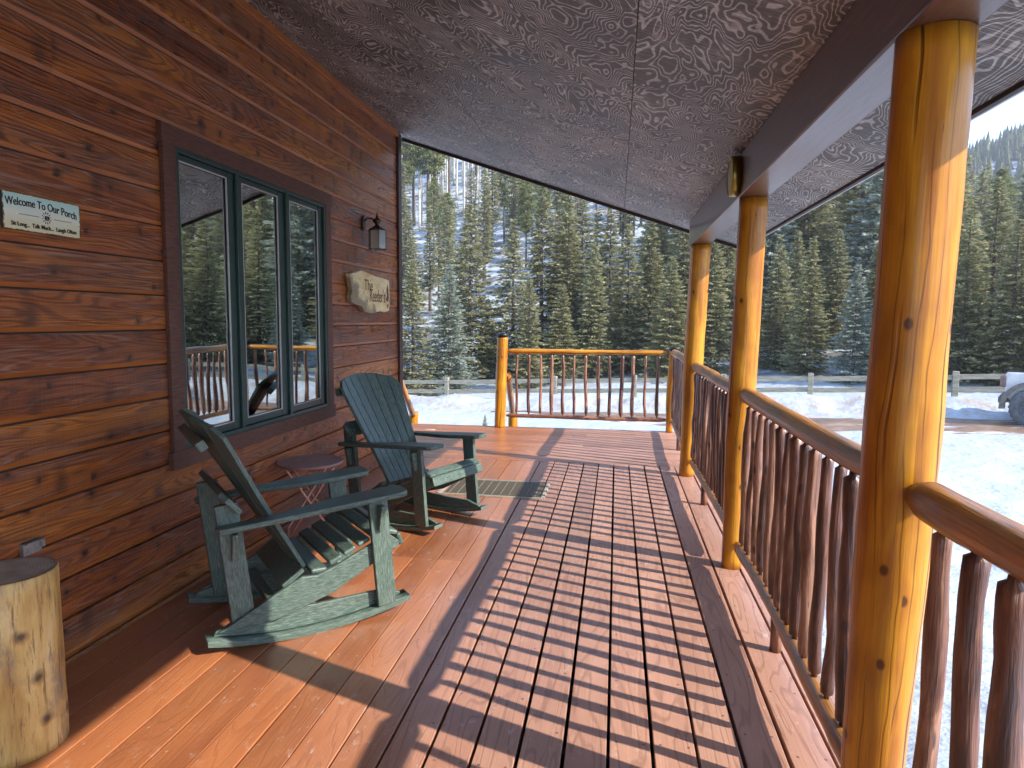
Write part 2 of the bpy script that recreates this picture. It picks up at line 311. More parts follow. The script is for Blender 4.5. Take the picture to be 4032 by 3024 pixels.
M = dict(siding=mat_siding(), bevel=mat_bevel(), ply=mat_plywood(), log=mat_log(), rail=mat_rail(), bark=mat_bark(), deck=mat_deck(), plastic=mat_plastic(), snow=mat_snow(), road=mat_road(), glass=mat_glass(),
    lampglass=mat_glass('bevelled_lamp_glass', 0.36, 0.28),
    trim=mat_simple('dark_brown_trim', (0.060, 0.028, 0.022), 0.55, 0, 30, 0.35, 0.3, 0, (1, 1, 8)),
    beam=mat_simple('stained_beam', (0.115, 0.058, 0.042), 0.36, 0, 9, 0.3, 0.12, 0.35, (8, 0.5, 8)),
    casing=mat_simple('rough_brown_casing', (0.105, 0.044, 0.029), 0.6, 0, 14, 0.4, 0.35, 0, (1, 1, 6)),
    green=mat_simple('dark_green_clad', (0.022, 0.052, 0.045), 0.35, 0, 6, 0.12, 0.02),
    black=mat_simple('black_metal', (0.012, 0.012, 0.013), 0.4, 0.2, 20, 0.2, 0.05),
    dark=mat_simple('dark_interior', (0.03, 0.028, 0.026), 0.9, 0, 3, 0.3, 0),
    curtain=mat_simple('pale_curtain', (0.86, 0.90, 0.84), 0.9, 0, 4, 0.15, 0.2, 0, (6, 6, 0.5)),
    drip=mat_simple('pale_drip_edge', (0.55, 0.54, 0.52), 0.5, 0.3, 6, 0.15, 0.05),
    fasciad=mat_simple('dark_fascia', (0.035, 0.022, 0.018), 0.6, 0, 10, 0.3, 0.2),
    orange=mat_simple('orange_trim', (0.38, 0.13, 0.03), 0.4, 0, 10, 0.25, 0.15, 0.2, (8, 1, 8)),
    brass=mat_simple('aged_brass', (0.36, 0.26, 0.055), 0.32, 0.85, 14, 0.15, 0.05),
    bronze=mat_simple('dark_bronze', (0.075, 0.055, 0.035), 0.42, 0.7, 18, 0.35, 0.15),
    white=mat_simple('white_face', (0.62, 0.62, 0.58), 0.5, 0, 8, 0.06, 0),
    bulb=mat_simple('frosted_bulb', (0.86, 0.86, 0.84), 0.3, 0, 5, 0.02, 0),
    tabletop=mat_simple('clay_painted_metal', (0.30, 0.17, 0.145), 0.5, 0.0, 30, 0.12, 0.1),
    tableleg=mat_simple('copper_painted_tube', (0.60, 0.30, 0.22), 0.42, 0.1, 30, 0.12, 0.05),
    galv=mat_simple('galvanised_steel', (0.42, 0.42, 0.40), 0.45, 0.8, 40, 0.25, 0.1),
    grey_wood=mat_simple('weathered_grey_wood', (0.27, 0.24, 0.175), 0.8, 0, 3, 0.35, 0.4, 0, (1, 1, 6)),
    matbrown=mat_simple('ribbed_rubber_mat', (0.075, 0.055, 0.026), 0.7, 0, 60, 0.3, 0.4),
    matedge=mat_simple('mat_frame', (0.34, 0.31, 0.25), 0.6, 0, 30, 0.2, 0.2),
    shingle=mat_simple('roof_shingle', (0.06, 0.045, 0.04), 0.9, 0, 8, 0.3, 0.3),
    ink=mat_simple('black_lettering', (0.012, 0.013, 0.014), 0.6, 0, 60, 0.4, 0),
    burnt=mat_simple('burnt_lettering', (0.10, 0.035, 0.012), 0.6, 0, 60, 0.4, 0),
    whitepaint=mat_simple('dusty_white_paint', (0.60, 0.58, 0.55), 0.35, 0, 7, 0.12, 0.03, 0.4),
    tyre=mat_simple('dusty_tyre', (0.10, 0.105, 0.11), 0.85, 0, 14, 0.35, 0.4),
    rim=mat_simple('grey_alloy', (0.10, 0.11, 0.13), 0.4, 0.6, 10, 0.2, 0.05),
    fender=mat_simple('dirty_black_plastic', (0.14, 0.12, 0.105), 0.7, 0, 12, 0.35, 0.1),
    tail=mat_simple('dusty_tail_light', (0.16, 0.09, 0.08), 0.4, 0, 12, 0.3, 0.05, 0.2),
    carglass=mat_simple('dark_car_glass', (0.02, 0.022, 0.025), 0.08, 0, 4, 0.1, 0),
    zip=mat_simple('white_nylon', (0.8, 0.78, 0.76), 0.4, 0, 9, 0.03, 0),
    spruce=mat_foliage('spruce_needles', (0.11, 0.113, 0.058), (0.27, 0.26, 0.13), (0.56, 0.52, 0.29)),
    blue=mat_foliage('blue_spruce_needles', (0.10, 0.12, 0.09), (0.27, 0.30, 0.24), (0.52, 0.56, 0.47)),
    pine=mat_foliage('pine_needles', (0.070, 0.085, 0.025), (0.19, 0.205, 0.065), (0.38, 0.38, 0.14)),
    far=mat_foliage('far_conifer', (0.05, 0.065, 0.034), (0.10, 0.12, 0.058), (0.19, 0.20, 0.095)),
    twig=mat_foliage('bare_twigs', (0.22, 0.18, 0.11), (0.38, 0.33, 0.22), (0.60, 0.55, 0.42)),
    trunk=mat_trunk('spruce_trunk', (0.05, 0.036, 0.028), (0.14, 0.11, 0.088)),
    aspen=mat_trunk('aspen_trunk', (0.40, 0.37, 0.30), (0.66, 0.63, 0.54), (4, 4, 3)),
)

# ------------------------------------------------------------------ mesh builder
class MB:
    def __init__(s): s.v = []; s.f = []; s.uv = []; s.r = []; s.mi = []; s.sm = []
    def face(s, idx, uvs, r=0.5, mi=0, sm=False):
        s.f.append(tuple(idx)); s.uv.append(uvs); s.r.append(r); s.mi.append(mi); s.sm.append(sm)
    def box(s, c, sz, ax=None, r=None, mi=0, taper=None):
        """box: sz=(length,width,thick) along ax (3 unit vectors), uv u along length"""
        c = Vector(c); X, Y, Z = ax if ax else (Vector((1, 0, 0)), Vector((0, 1, 0)), Vector((0, 0, 1)))
        l, w, h = [q / 2 for q in sz]; r = R.random() if r is None else r
        k = len(s.v)
        for i in (-1, 1):
            for j in (-1, 1):
                for m in (-1, 1):
                    s.v.append(c + X * l * i + Y * w * j + Z * h * m)
        def id(i, j, m): return k + (i > 0) * 4 + (j > 0) * 2 + (m > 0)
        q = [((1, -1, -1), (1, 1, -1), (1, 1, 1), (1, -1, 1), 'x'), ((-1, 1, -1), (-1, -1, -1), (-1, -1, 1), (-1, 1, 1), 'x'),
             ((1, 1, -1), (-1, 1, -1), (-1, 1, 1), (1, 1, 1), 'y'), ((-1, -1, -1), (1, -1, -1), (1, -1, 1), (-1, -1, 1), 'y'),
             ((-1, -1, 1), (1, -1, 1), (1, 1, 1), (-1, 1, 1), 'z'), ((-1, 1, -1), (1, 1, -1), (1, -1, -1), (-1, -1, -1), 'z')]
        for a in q:
            uvs = []
            for p in a[:4]:
                if a[4] == 'x': uvs.append((p[1] * w * 0.3, p[2] * h))
                elif a[4] == 'y': uvs.append((p[0] * l, p[2] * h + w))
                else: uvs.append((p[0] * l, p[1] * w))
            s.face([id(*p) for p in a[:4]], uvs, r, mi)
    def beam(s, p0, p1, w, h, up=(0, 0, 1), r=None, mi=0):
        p0 = Vector(p0); p1 = Vector(p1); X = (p1 - p0).normalized(); Y = Vector(up).cross(X).normalized(); Z = X.cross(Y)
        s.box((p0 + p1) / 2, ((p1 - p0).length, w, h), (X, Y, Z), r, mi)
    def prism(s, pts, O, X, Y, N, th, r=None, mi=0):
        """extrude 2D polygon pts (CCW in X,Y) along N by th, centred"""
        O = Vector(O); k = len(s.v); n = len(pts); r = R.random() if r is None else r
        for sg in (-0.5, 0.5):
            for a, b in pts: s.v.append(O + X * a + Y * b + N * th * sg)
        s.face([k + i for i in range(n)][::-1], [pts[i] for i in range(n)][::-1], r, mi)
        s.face([k + n + i for i in range(n)], list(pts), r, mi)
        L = 0
        for i in range(n):
            j = (i + 1) % n; d = sqrt((pts[i][0] - pts[j][0]) ** 2 + (pts[i][1] - pts[j][1]) ** 2)
            s.face([k + i, k + j, k + n + j, k + n + i], [(L, 0), (L + d, 0), (L + d, th), (L, th)], r, mi); L += d
    def tube(s, pts, rad, n=10, wob=0.0, ang=0.0, r=None, mi=0, cap=True, seed=0, sm=True, flat=None):
        """log/tube through pts with radii; wob = radius noise along, ang = angular lumps"""
        pts = [Vector(p) for p in pts]; m = len(pts)
        if not isinstance(rad, (list, tuple)): rad = [rad] * m
        r = R.random() if r is None else r; k = len(s.v); L = 0
        T = (pts[1] - pts[0]).normalized(); A = Vector((0, 0, 1)) if abs(T.z) < 0.9 else Vector((1, 0, 0))
        U = A.cross(T).normalized(); Ls = []
        for i, p in enumerate(pts):
            if i: L += (p - pts[i - 1]).length
            Ls.append(L)
            T = (pts[min(i + 1, m - 1)] - pts[max(i - 1, 0)]).normalized(); U = (U - T * U.dot(T)).normalized(); V = T.cross(U)
            for j in range(n):
                a = 2 * pi * j / n
                rr = rad[i]
                if wob or ang:
                    q = noise.noise(Vector((cos(a) * 0.9 + seed * 3.1, sin(a) * 0.9 + seed, L * 7 + seed * 5)))
                    q2 = noise.noise(Vector((seed * 7.7, L * 2.4, 3.3)))
                    rr *= 1 + ang * q + wob * q2
                s.v.append(p + (U * cos(a) + V * sin(a)) * rr)
        rm = sum(rad) / m
        for i in range(m - 1):
            for j in range(n):
                j2 = (j + 1) % n
                s.face([k + i * n + j, k + i * n + j2, k + (i + 1) * n + j2, k + (i + 1) * n + j],
                       [(Ls[i], 2 * pi * rm * j / n), (Ls[i], 2 * pi * rm * (j + 1) / n), (Ls[i + 1], 2 * pi * rm * (j + 1) / n), (Ls[i + 1], 2 * pi * rm * j / n)], r, mi, sm)
        if cap:
            for i, rev in ((0, True), (m - 1, False)):
                idx = [k + i * n + j for j in range(n)]; uv = [(cos(2 * pi * j / n) * rad[i], sin(2 * pi * j / n) * rad[i]) for j in range(n)]
                if rev: idx.reverse(); uv.reverse()
                s.face(idx, uv, r, mi)
    def lathe(s, prof, c, n=24, mi=0, r=0.5, axis=None):
        c = Vector(c); k = len(s.v); X, Y, Z = axis if axis else (Vector((1, 0, 0)), Vector((0, 1, 0)), Vector((0, 0, 1)))
        for rad, z in prof:
            for j in range(n): a = 2 * pi * j / n; s.v.append(c + (X * cos(a) + Y * sin(a)) * rad + Z * z)
        for i in range(len(prof) - 1):
            for j in range(n):
                j2 = (j + 1) % n
                s.face([k + i * n + j, k + i * n + j2, k + (i + 1) * n + j2, k + (i + 1) * n + j], [(j / n, i * .05), ((j + 1) / n, i * .05), ((j + 1) / n, i * .05 + .05), (j / n, i * .05 + .05)], r, mi, True)
        s.face([k + j for j in range(n)][::-1], [(0, 0)] * n, r, mi); e = k + (len(prof) - 1) * n; s.face([e + j for j in range(n)], [(0, 0)] * n, r, mi)
    def mesh(s, name, mats):
        me = bpy.data.meshes.new(name); me.from_pydata([tuple(v) for v in s.v], [], s.f)
        ul = me.uv_layers.new(name='UVMap'); ul.data.foreach_set('uv', [c for u in s.uv for p in u for c in p])
        at = me.attributes.new('rnd', 'FLOAT', 'FACE'); at.data.foreach_set('value', s.r)
        me.polygons.foreach_set('material_index', s.mi); me.polygons.foreach_set('use_smooth', s.sm)
        for m in (mats if isinstance(mats, (list, tuple)) else [mats]): me.materials.append(m)
        me.update(); return me
    def build(s, name, mats, parent=None, bevel=0, loc=None):
        o = bpy.data.objects.new(name, s.mesh(name, mats)); COL.objects.link(o)
        if parent is not None: o.parent = parent
        if loc is not None: o.location = loc
        if bevel:
            b = o.modifiers.new('bevel', 'BEVEL'); b.width = bevel; b.segments = 2; b.limit_method = 'ANGLE'; b.angle_limit = radians(50)
        return o
VX, VY, VZ = Vector((1, 0, 0)), Vector((0, 1, 0)), Vector((0, 0, 1))
def smoothstep(a, b, x):
    t = max(0, min(1, (x - a) / (b - a))); return t * t * (3 - 2 * t)
def fbm(x, y, s=1.0, o=4):
    return noise.fractal(Vector((x * s, y * s, 0.37)), 1.0, 2.0, o)

# ------------------------------------------------------------------ terrain
FA = Vector((-6.07, 24.25)); FB = Vector((9.29, 20.5)); FD = (FB - FA).normalized(); FN = Vector((-FD.y, FD.x))   # fence line, FN points away
def road_s(x, y): return (Vector((x, y)) - FA).dot(FN)       # signed distance beyond the fence
def ground(x, y):
    s = road_s(x, y); D = sqrt(x * x + y * y); az = math.degrees(atan2(x, y))
    z = -1.26 + 0.047 * max(-12, min(15, x))
    if y > -5 and D < 60: z += 0.05 * fbm(x, y, 0.35) + 0.018 * fbm(x, y, 1.9)
    # plough berm between road and fence
    b = math.exp(-((s + 1.5) / 0.62) ** 2); z += b * (0.36 + 0.16 * fbm(x, y, 0.8, 3) + 0.05 * fbm(x, y, 4.0, 3))
    b2 = math.exp(-((s + 6.8 + 0.5 * fbm(x, y, 0.3, 2)) / 0.8) ** 2) * smoothstep(-1, 4, x); z += 0.0 * b2
    # rise behind
    t = s - 3
    if t > 0:
        lw = smoothstep(20, 5, az)     # the hillside closes in on the left, the valley is open on the right
        rise = 0.10 * t + (0.27 * max(0, t - 14) + 0.13 * max(0, t - 45)) * lw
        z += rise * 1.0 + 0.5 * smoothstep(0, 20, t) * fbm(x, y, 0.09, 3)
        if D > 220: z += (0.36 * (D - 220)) * (1 - lw)
        z = min(z, 62 + 0.12 * D + 9 * fbm(x, y, 0.012, 3), 165)
        if az > 6:      # ridge line of the open valley side, dips and then climbs to the right
            e = 12.4 - 2.0 * smoothstep(18, 23.5, az) + 2.4 * smoothstep(23.5, 31, az)
            z = min(z, math.tan(radians(e)) * min(D, 620) + 2.5 * fbm(x, y, 0.02, 3))
    # snow heap thrown beside the deck
    z += 0.55 * math.exp(-((x - 2.0) / 0.75) ** 2 - ((y - 2.3) / 1.5) ** 2)
    z += 0.06 * fbm(x * 1.0, y, 1.1, 5) * smoothstep(1.5, 4, x) * smoothstep(17, 13, D)
    return z
def terrain():
    me = MB(); V = []; F = []
    azs = []; a = -180
    while a < 180:
        azs.append(a); a += 0.55 if -48 <= a < 62 else 6
    azs.append(180)
    ds = [0.6]; 
    while ds[-1] < 1050:
        d = ds[-1]; st = max(0.16, d * 0.018)
        if 16 < d < 30: st = 0.16
        ds.append(d + st)
    na = len(azs); dirt = []; lit = []
    for d in ds:
        for a in azs:
            x = d * sin(radians(a)); y = d * cos(radians(a)); s = road_s(x, y)
            V.append((x, y, ground(x, y)))
            dirt.append(0.85 * math.exp(-((s + 2.0) / 0.9) ** 2) + 0.35 * math.exp(-((s + 5.9) / 1.0) ** 2) * smoothstep(-1, 4, x))
            lit.append(0.9 * smoothstep(2, 8, s))
    for i in range(len(ds) - 1):
        for j in range(na - 1):
            F.append((i * na + j, (i + 1) * na + j, (i + 1) * na + j + 1, i * na + j + 1))
    m = bpy.data.meshes.new('snow_ground'); m.from_pydata(V, [], F)
    m.polygons.foreach_set('use_smooth', [True] * len(F))
    m.attributes.new('dirt', 'FLOAT', 'POINT').data.foreach_set('value', dirt); m.attributes.new('litter', 'FLOAT', 'POINT').data.foreach_set('value', lit)
    m.materials.append(M['snow']); m.update()
    # face up
    o = bpy.data.objects.new('snow_ground', m); COL.objects.link(o); tag(o, kind='structure')
    if m.polygons[0].normal.z < 0: m.flip_normals()
terrain()
def road():
    V = []; F = []; n = 150
    for i in range(n + 1):
        u = -2 + (60 + 2) * i / n + 5
        w0 = -5.2 + 0.15 * fbm(u, 0, 0.6, 2); w1 = -2.7 + 0.12 * fbm(u, 5, 0.8, 2)
        k = smoothstep(3, 10, u); w0 = w1 - (w1 - w0) * max(0.02, k)
        for j in range(7):
            s = w0 + (w1 - w0) * j / 6; p = FA + FD * u + FN * s
            V.append((p.x, p.y, ground(p.x, p.y) + (0.03 if 0 < j < 6 else -0.02)))
    for i in range(n):
        for j in range(6): F.append((i * 7 + j, (i + 1) * 7 + j, (i + 1) * 7 + j + 1, i * 7 + j + 1))
    m = bpy.data.meshes.new('gravel_road'); m.from_pydata(V, [], F); m.materials.append(M['road']); m.update()
    o = bpy.data.objects.new('gravel_road', m); COL.objects.link(o); tag(o, kind='structure')
    if m.polygons[0].normal.z < 0: m.flip_normals()
road()

# ------------------------------------------------------------------ deck
PITCH = 0.149
def deck():
    mb = MB()
    k0 = -12; y1 = 6.872
    for k in range(k0, 11):
        xl = -0.744 + PITCH * (k - 0) ; xr = xl + PITCH
        gap = 0.0125 if xl > -0.8 else 0.0055
        if xr < -2.20 - 0.1: continue
        xa = xl + gap / 2; xb = xr - gap / 2
        # board lengths with butt joints
        y = -4.0; 
        while y < y1:
            L = R.choice([3.65, 4.27, 4.88]); ye = min(y + L, y1)
            if y1 - ye < 0.6: ye = y1
            jx = R.uniform(-0.0012, 0.0012)
            mb.box(((xa + xb) / 2 + jx, (y + ye) / 2, -0.019 + R.uniform(-0.001, 0.001)), (ye - y - 0.003, xb - xa, 0.038), (VY, -VX, VZ)); y = ye
    # border strips outside the posts
    far = []
    n = 0; y = 6.878
    while y < 9.04:
        x = -6.0
        while x < 0.86:
            L = R.choice([1.3, 2.44, 3.05, 3.66]); xe = min(x + L, 0.875)
            if 0.875 - xe < 0.4: xe = 0.875
            mb.box(((x + xe) / 2, y + 0.0725, -0.019 + R.uniform(-0.001, 0.001)), (xe - x - 0.003, 0.1405, 0.038), (VX, VY, VZ)); x = xe
        y += 0.1478
    o = mb.build('deck', M['deck'], bevel=0.0025); tag(o, kind='structure')
    # joists, rim and added skirt below
    jb = MB()
    jb.box((-1.0, 2.5, -0.46), (13.1, 0.04, 0.0), None) if False else None
    for y in [i * 0.41 - 3.9 for i in range(27)]:
        jb.box((-0.75, y, -0.13), (3.1, 0.038, 0.18))
    jb.box((0.845, 2.5, -0.14), (13.0, 0.038, 0.19), (VY, -VX, VZ)); jb.box((-2.6, 9.03, -0.14), (6.9, 0.038, 0.19))
    jb.box((0.80, 2.5, -0.75), (13.0, 0.02, 1.06), (VY, -VX, VZ)); jb.box((-2.6, 8.99, -0.75), (6.8, 0.02, 1.06)); jb.box((-2.6, -3.98, -0.75), (6.8, 0.02, 1.06))  # unseen full-height skirt added to keep light out from under the deck
    o = jb.build('deck_frame_and_shade_skirt', M['fasciad']); tag(o, kind='structure')
    sb = MB(); sb.box((-2.6, 2.5, -1.10), (6.75, 12.9, 0.30)); tag(sb.build('under_deck_shade_sheet', M['dark']), kind='structure')  # dark sheet added as painted shade, so the board gaps look dark
    pb = MB()
    for x, y in [(0.80, -2), (0.80, 1.83), (0.80, 4.1), (0.80, 6.5), (0.80, 8.9), (-1.5, 8.95), (-3.2, 8.95)]:
        pb.box((x - 0.06, y, -0.80), (0.11, 0.11, 1.1))
    o = pb.build('deck_piers', M['fasciad']); tag(o, kind='structure')
deck()

# ------------------------------------------------------------------ cabin
W = -2.24
def ceil_z(x): return 2.3620 - 0.3333 * (x - 0.65)
cabin = empty('cabin', (W - 2.5, 2, 0), label='cabin with red-brown stained horizontal lap siding along the left of the porch', cat='cabin')
def at(o, root):  # parent keeping world coordinates (root may be moved, never rotated)
    o.parent = root; o.location = o.location - root.location; return o
def siding():
    mb = MB(); P = 0.1705; z0 = 0.012; WY0, WY1, WZ0, WZ1 = 3.19, 5.125, 0.715, 2.345
    k = 0; z = -0.155
    while z < 3.32:
        zt = z + P
        segs = [(-4.0, 6.86)]
        if zt > WZ0 and z < WZ1: segs = [(-4.0, WY0), (WY1, 6.86)]
        for a, b in segs:
            y = a - R.uniform(0, 1.5) if a < 0 else a
            first = True
            while y < b:
                L = R.uniform(2.0, 4.2); ye = min(y + L, b)
                if b - ye < 0.5: ye = b
                r = R.random(); ya, yb = max(y, a), ye - 0.0015
                off = R.uniform(-0.0012, 0.0012)
                prof = [(W - 0.016, z), (W - 0.016, z + 0.0065), (W - 0.0065 + off, z + 0.007), (W + 0.0015 + off, z + 0.025), (W + 0.0005 + off, z + P - 0.001), (W - 0.016, zt)]
                ks = len(mb.v)
                for (px, pz) in prof:
                    mb.v.append(Vector((px, ya, min(pz, 3.33)))); mb.v.append(Vector((px, yb, min(pz, 3.33))))
                vv = 0
                for i in range(len(prof) - 1):
                    d = sqrt((prof[i][0] - prof[i + 1][0]) ** 2 + (prof[i][1] - prof[i + 1][1]) ** 2)
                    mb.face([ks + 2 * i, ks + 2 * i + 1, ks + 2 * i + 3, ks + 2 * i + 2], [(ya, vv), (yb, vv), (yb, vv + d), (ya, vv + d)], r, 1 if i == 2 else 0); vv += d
                y = ye
        z = zt
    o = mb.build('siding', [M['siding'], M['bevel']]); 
    return o
sid = siding(); at(sid, cabin)
mb = MB()   # backing wall with a hole, end wall, back
bx = W - 0.06
for (y0, y1, z0, z1) in [(-4, 3.2, -0.4, 3.4), (5.115, 6.93, -0.4, 3.4), (3.2, 5.115, -0.4, 0.72), (3.2, 5.115, 2.34, 3.4)]:
    mb.box((bx, (y0 + y1) / 2, (z0 + z1) / 2), (y1 - y0, 0.09, z1 - z0), (VY, -VX, VZ))
mb.box((W - 2.6, 6.90, 1.5), (5.0, 0.06, 3.9)); mb.box((W - 2.6, -4.0, 1.5), (5.0, 0.06, 3.9)); mb.box((W - 5.1, 1.45, 1.5), (10.9, 0.06, 3.9), (VY, -VX, VZ))
at(mb.build('sheathing_wall', M['fasciad']), cabin)
mb = MB(); mb.box((W + 0.012, 6.905, 1.48), (0.028, 0.095, 3.66)); mb.box((W - 0.045, 6.957, 1.48), (0.09, 0.02, 3.66))
at(mb.build('corner_board', M['trim'], bevel=0.003), cabin)
mb = MB(); mb.box((W + 0.014, 1.43, 3.293), (10.86, 0.024, 0.050), (VY, -VX, VZ)); at(mb.build('ceiling_trim', M['orange'], bevel=0.004), cabin)
# window
win = empty('window', (W, 4.15, 0.7)); at(win, cabin)
def atw(o): o.parent = win; o.location = Vector(o.location) - Vector((W, 4.15, 0.7)); return o
mb = MB(); ct = 0.026; cx = W + 0.012
mb.box((cx, 3.205, 1.53), (1.60, 0.10, ct), (VZ, VY, -VX)); mb.box((cx, 5.112, 1.53), (1.60, 0.10, ct), (VZ, VY, -VX))
for z, zz in ((2.352, 0.062), (0.712, 0.062)):
    mb.box((cx + 0.001, 4.158, z), (2.03 if z > 1 else 2.04, zz + 0.03, ct + 0.008), (VY, VZ, VX))
atw(mb.build('casing', M['casing'], bevel=0.003))
mb = MB(); gx = W + 0.004; T = 0.03
Y0, Y1, Z0, Z1 = 3.252, 5.066, 0.752, 2.312
for y in (Y0 + T / 2, 3.831, 4.447, Y1 - T / 2): mb.box((gx - 0.02, y, (Z0 + Z1) / 2), (Z1 - Z0, 0.030 if y in (3.831, 4.447) else T, 0.075), (VZ, VY, -VX))
for z in (Z0 + T / 2, Z1 - T / 2): mb.box((gx - 0.021, (Y0 + Y1) / 2, z), (Y1 - Y0, T, 0.073), (VY, VZ, VX))
atw(mb.build('frame', M['green'], bevel=0.003))
for (a, b) in ((3.288, 3.810), (3.852, 4.428), (4.466, 5.030)):
    mb = MB(); w = 0.062; sx = W - 0.012; z0, z1 = 0.785, 2.280; wb = 0.052
    # stiles and rails of the sash, rails butt between stiles
    gy0 = {3.288: 3.300, 3.852: 3.900, 4.466: 4.510}[a]; gy1 = {3.288: 3.746, 3.852: 4.348, 4.466: 4.962}[a]
    mb.box((sx, (a + gy0) / 2, (z0 + z1) / 2), (z1 - z0, max(0.02, gy0 - a), 0.036), (VZ, VY, -VX)); mb.box((sx, (gy1 + b) / 2, (z0 + z1) / 2), (z1 - z0, b - gy1, 0.036), (VZ, VY, -VX))
    mb.box((sx - 0.002, (gy0 + gy1) / 2, (2.247 + z1) / 2), (gy1 - gy0, z1 - 2.247, 0.033), (VY, VZ, VX)); mb.box((sx - 0.002, (gy0 + gy1) / 2, (z0 + 0.829) / 2), (gy1 - gy0, 0.829 - z0, 0.033), (VY, VZ, VX))
    atw(mb.build('sash', M['green'], bevel=0.004))
    mb = MB(); g = 0.006
    for y in (gy0 + g / 2, gy1 - g / 2): mb.box((sx + 0.0125, y, 1.538), (1.418, g, 0.008), (VZ, VY, -VX))
    for z in (0.832, 2.244): mb.box((sx + 0.0125, (gy0 + gy1) / 2, z), (gy1 - gy0 - 2 * g, g, 0.008), (VY, VZ, VX))
    atw(mb.build('glazing_seal', M['drip']))
    mb = MB(); mb.box((sx, (gy0 + gy1) / 2, 1.538), (gy1 - gy0 + 0.004, 1.42, 0.004), (VY, VZ, VX)); atw(mb.build('pane', M['glass']))
    # dark room behind
mb = MB()
mb.box((W - 1.1, 4.15, 1.5), (2.6, 0.02, 2.2), (VY, -VX, VZ)); mb.box((W - 0.6, 2.9, 1.5), (1.0, 0.02, 2.2)); mb.box((W - 0.6, 5.42, 1.5), (1.0, 0.02, 2.2))
mb.box((W - 0.6, 4.15, 0.42), (1.0, 2.6, 0.02)); mb.box((W - 0.6, 4.15, 2.62), (1.0, 2.6, 0.02)); atw(mb.build('room_recess', M['dark']))
mb = MB(); n = 40; ya, yb = 4.00, 4.34
for i in range(n):
    a = i / n; b = (i + 1) / n; f = lambda q: W - 0.065 - 0.012 * sin(q * 34)
    k = len(mb.v)
    for q in (a, b): mb.v += [Vector((f(q), ya + (yb - ya) * q, 1.41)), Vector((f(q), ya + (yb - ya) * q, 2.29))]
    mb.face([k, k + 2, k + 3, k + 1], [(0, 0)] * 4, 0.5, 0, True)
atw(mb.build('curtain', M['curtain']))

# ------------------------------------------------------------------ porch roof
roof = empty('porch_roof', (-0.5, 1.5, 2.6), label='sloping porch roof with dark whitewashed-grain plywood ceiling over the deck', cat='roof')
SL = Vector((1, 0, -0.33333)).normalized(); NN = Vector((0.33333, 0, 1)).normalized()
def ply():
    mb = MB(); X0, X1 = -2.262, 1.2; Lt = (X1 - X0) / SL.x; th = 0.012
    # sheets: 2.44 along y, 1.22 down the slope
    y = -4.2; row = 0
    cuts = [0, 1.22, 2.44, Lt]
    for ci in range(3):
        a, b = cuts[ci], cuts[ci + 1]; y = -4.2 - (1.22 if ci % 2 else 0) + 0.25
        while y < 7.15:
            ye = min(y + 2.44, 7.15); ys = max(y, -4.2)
            if ye - ys > 0.05:
                c = Vector((X0, 0, ceil_z(X0))) + SL * ((a + b) / 2); c.y = (ys + ye) / 2
                mb.box(c + NN * th / 2, (ye - ys - 0.004, b - a - 0.004, th), (VY, -SL if False else VY.cross(NN) * -1, NN) if False else (VY, NN.cross(VY), NN))
            y = ye if ye < 7.15 else 99
    return mb.build('ceiling', M['ply'])
at(ply(), roof)
mb = MB(); Lt = (1.2 + 2.262) / SL.x; c = Vector((-2.262, 1.475, ceil_z(-2.262))) + SL * Lt / 2 + NN * 0.085
mb.box(c, (11.35, Lt, 0.14), (VY, NN.cross(VY), NN)); at(mb.build('roof_slab', M['shingle']), roof)
mb = MB(); c = Vector((-2.262, 7.162, ceil_z(-2.262))) + SL * Lt / 2 + NN * 0.07
mb.box(c, (Lt + 0.02, 0.020, 0.20), (SL, VY, NN)); at(mb.build('gable_board', M['fasciad']), roof)
zE = ceil_z(1.2)
mb = MB(); mb.box((1.2135, 1.486, zE + 0.047), (11.37, 0.024, 0.125), (VY, -VX, VZ)); at(mb.build('fascia_board', M['fasciad'], bevel=0.002), roof)
mb = MB(); mb.box((1.2325, 1.486, zE + 0.055), (11.38, 0.012, 0.135), (VY, -VX, VZ)); mb.box((1.247, 1.486, zE + 0.118), (11.38, 0.016, 0.01), (VY, -VX, VZ)); at(mb.build('drip_edge', M['drip']), roof)

# ------------------------------------------------------------------ beam, posts
mb = MB(); mb.box((0.73, 1.25, 2.2425), (10.8, 0.16, 0.229), (VY, -VX, VZ)); mb.v = [v - Vector((0.73, 1.25, 2.128)) for v in mb.v]
bo = mb.build('roof_beam', M['beam'], bevel=0.006, loc=(0.73, 1.25, 2.128)); tag(bo, 'long dark stained square beam carrying the porch roof on the log posts', 'beam')
def log_post(name, base, top, rb, rt, label, cat='post', group=None, seed=1, cap=False, mat='log', n=28):
    root = empty(name, base, label=label, cat=cat, group=group); L = Vector(top) - Vector(base); m = 40; mb = MB(); pts = []; rad = []
    for i in range(m + 1):
        t = i / m; w = 0.010 * noise.noise(Vector((t * 2.2, seed * 4.4, 0))) * sin(pi * t); w2 = 0.008 * noise.noise(Vector((t * 2.6, seed * 9.1, 7))) * sin(pi * t)
        pts.append(L * t + Vector((w, w2, 0))); q = rb + (rt - rb) * smoothstep(0, 0.45, t); rad.append(q)
    mb.tube(pts, rad, n, 0.03, 0.035, seed=seed); mb.build('shaft', M[mat], root)
    if cap:
        cb = MB(); h = 0.045; cb.lathe([(rt + 0.006, -0.002), (rt + 0.007, h - 0.008), (rt, h)], L, 24); cb.build('cap', M['black'], root)
    return root
log_post('log_post', (0.69, 1.84, 0), (0.735, 1.83, 2.127), 0.072, 0.086, 'nearest honey-coloured log post with long dark cracks, right foreground', group='log posts under the roof beam', seed=1, n=40)
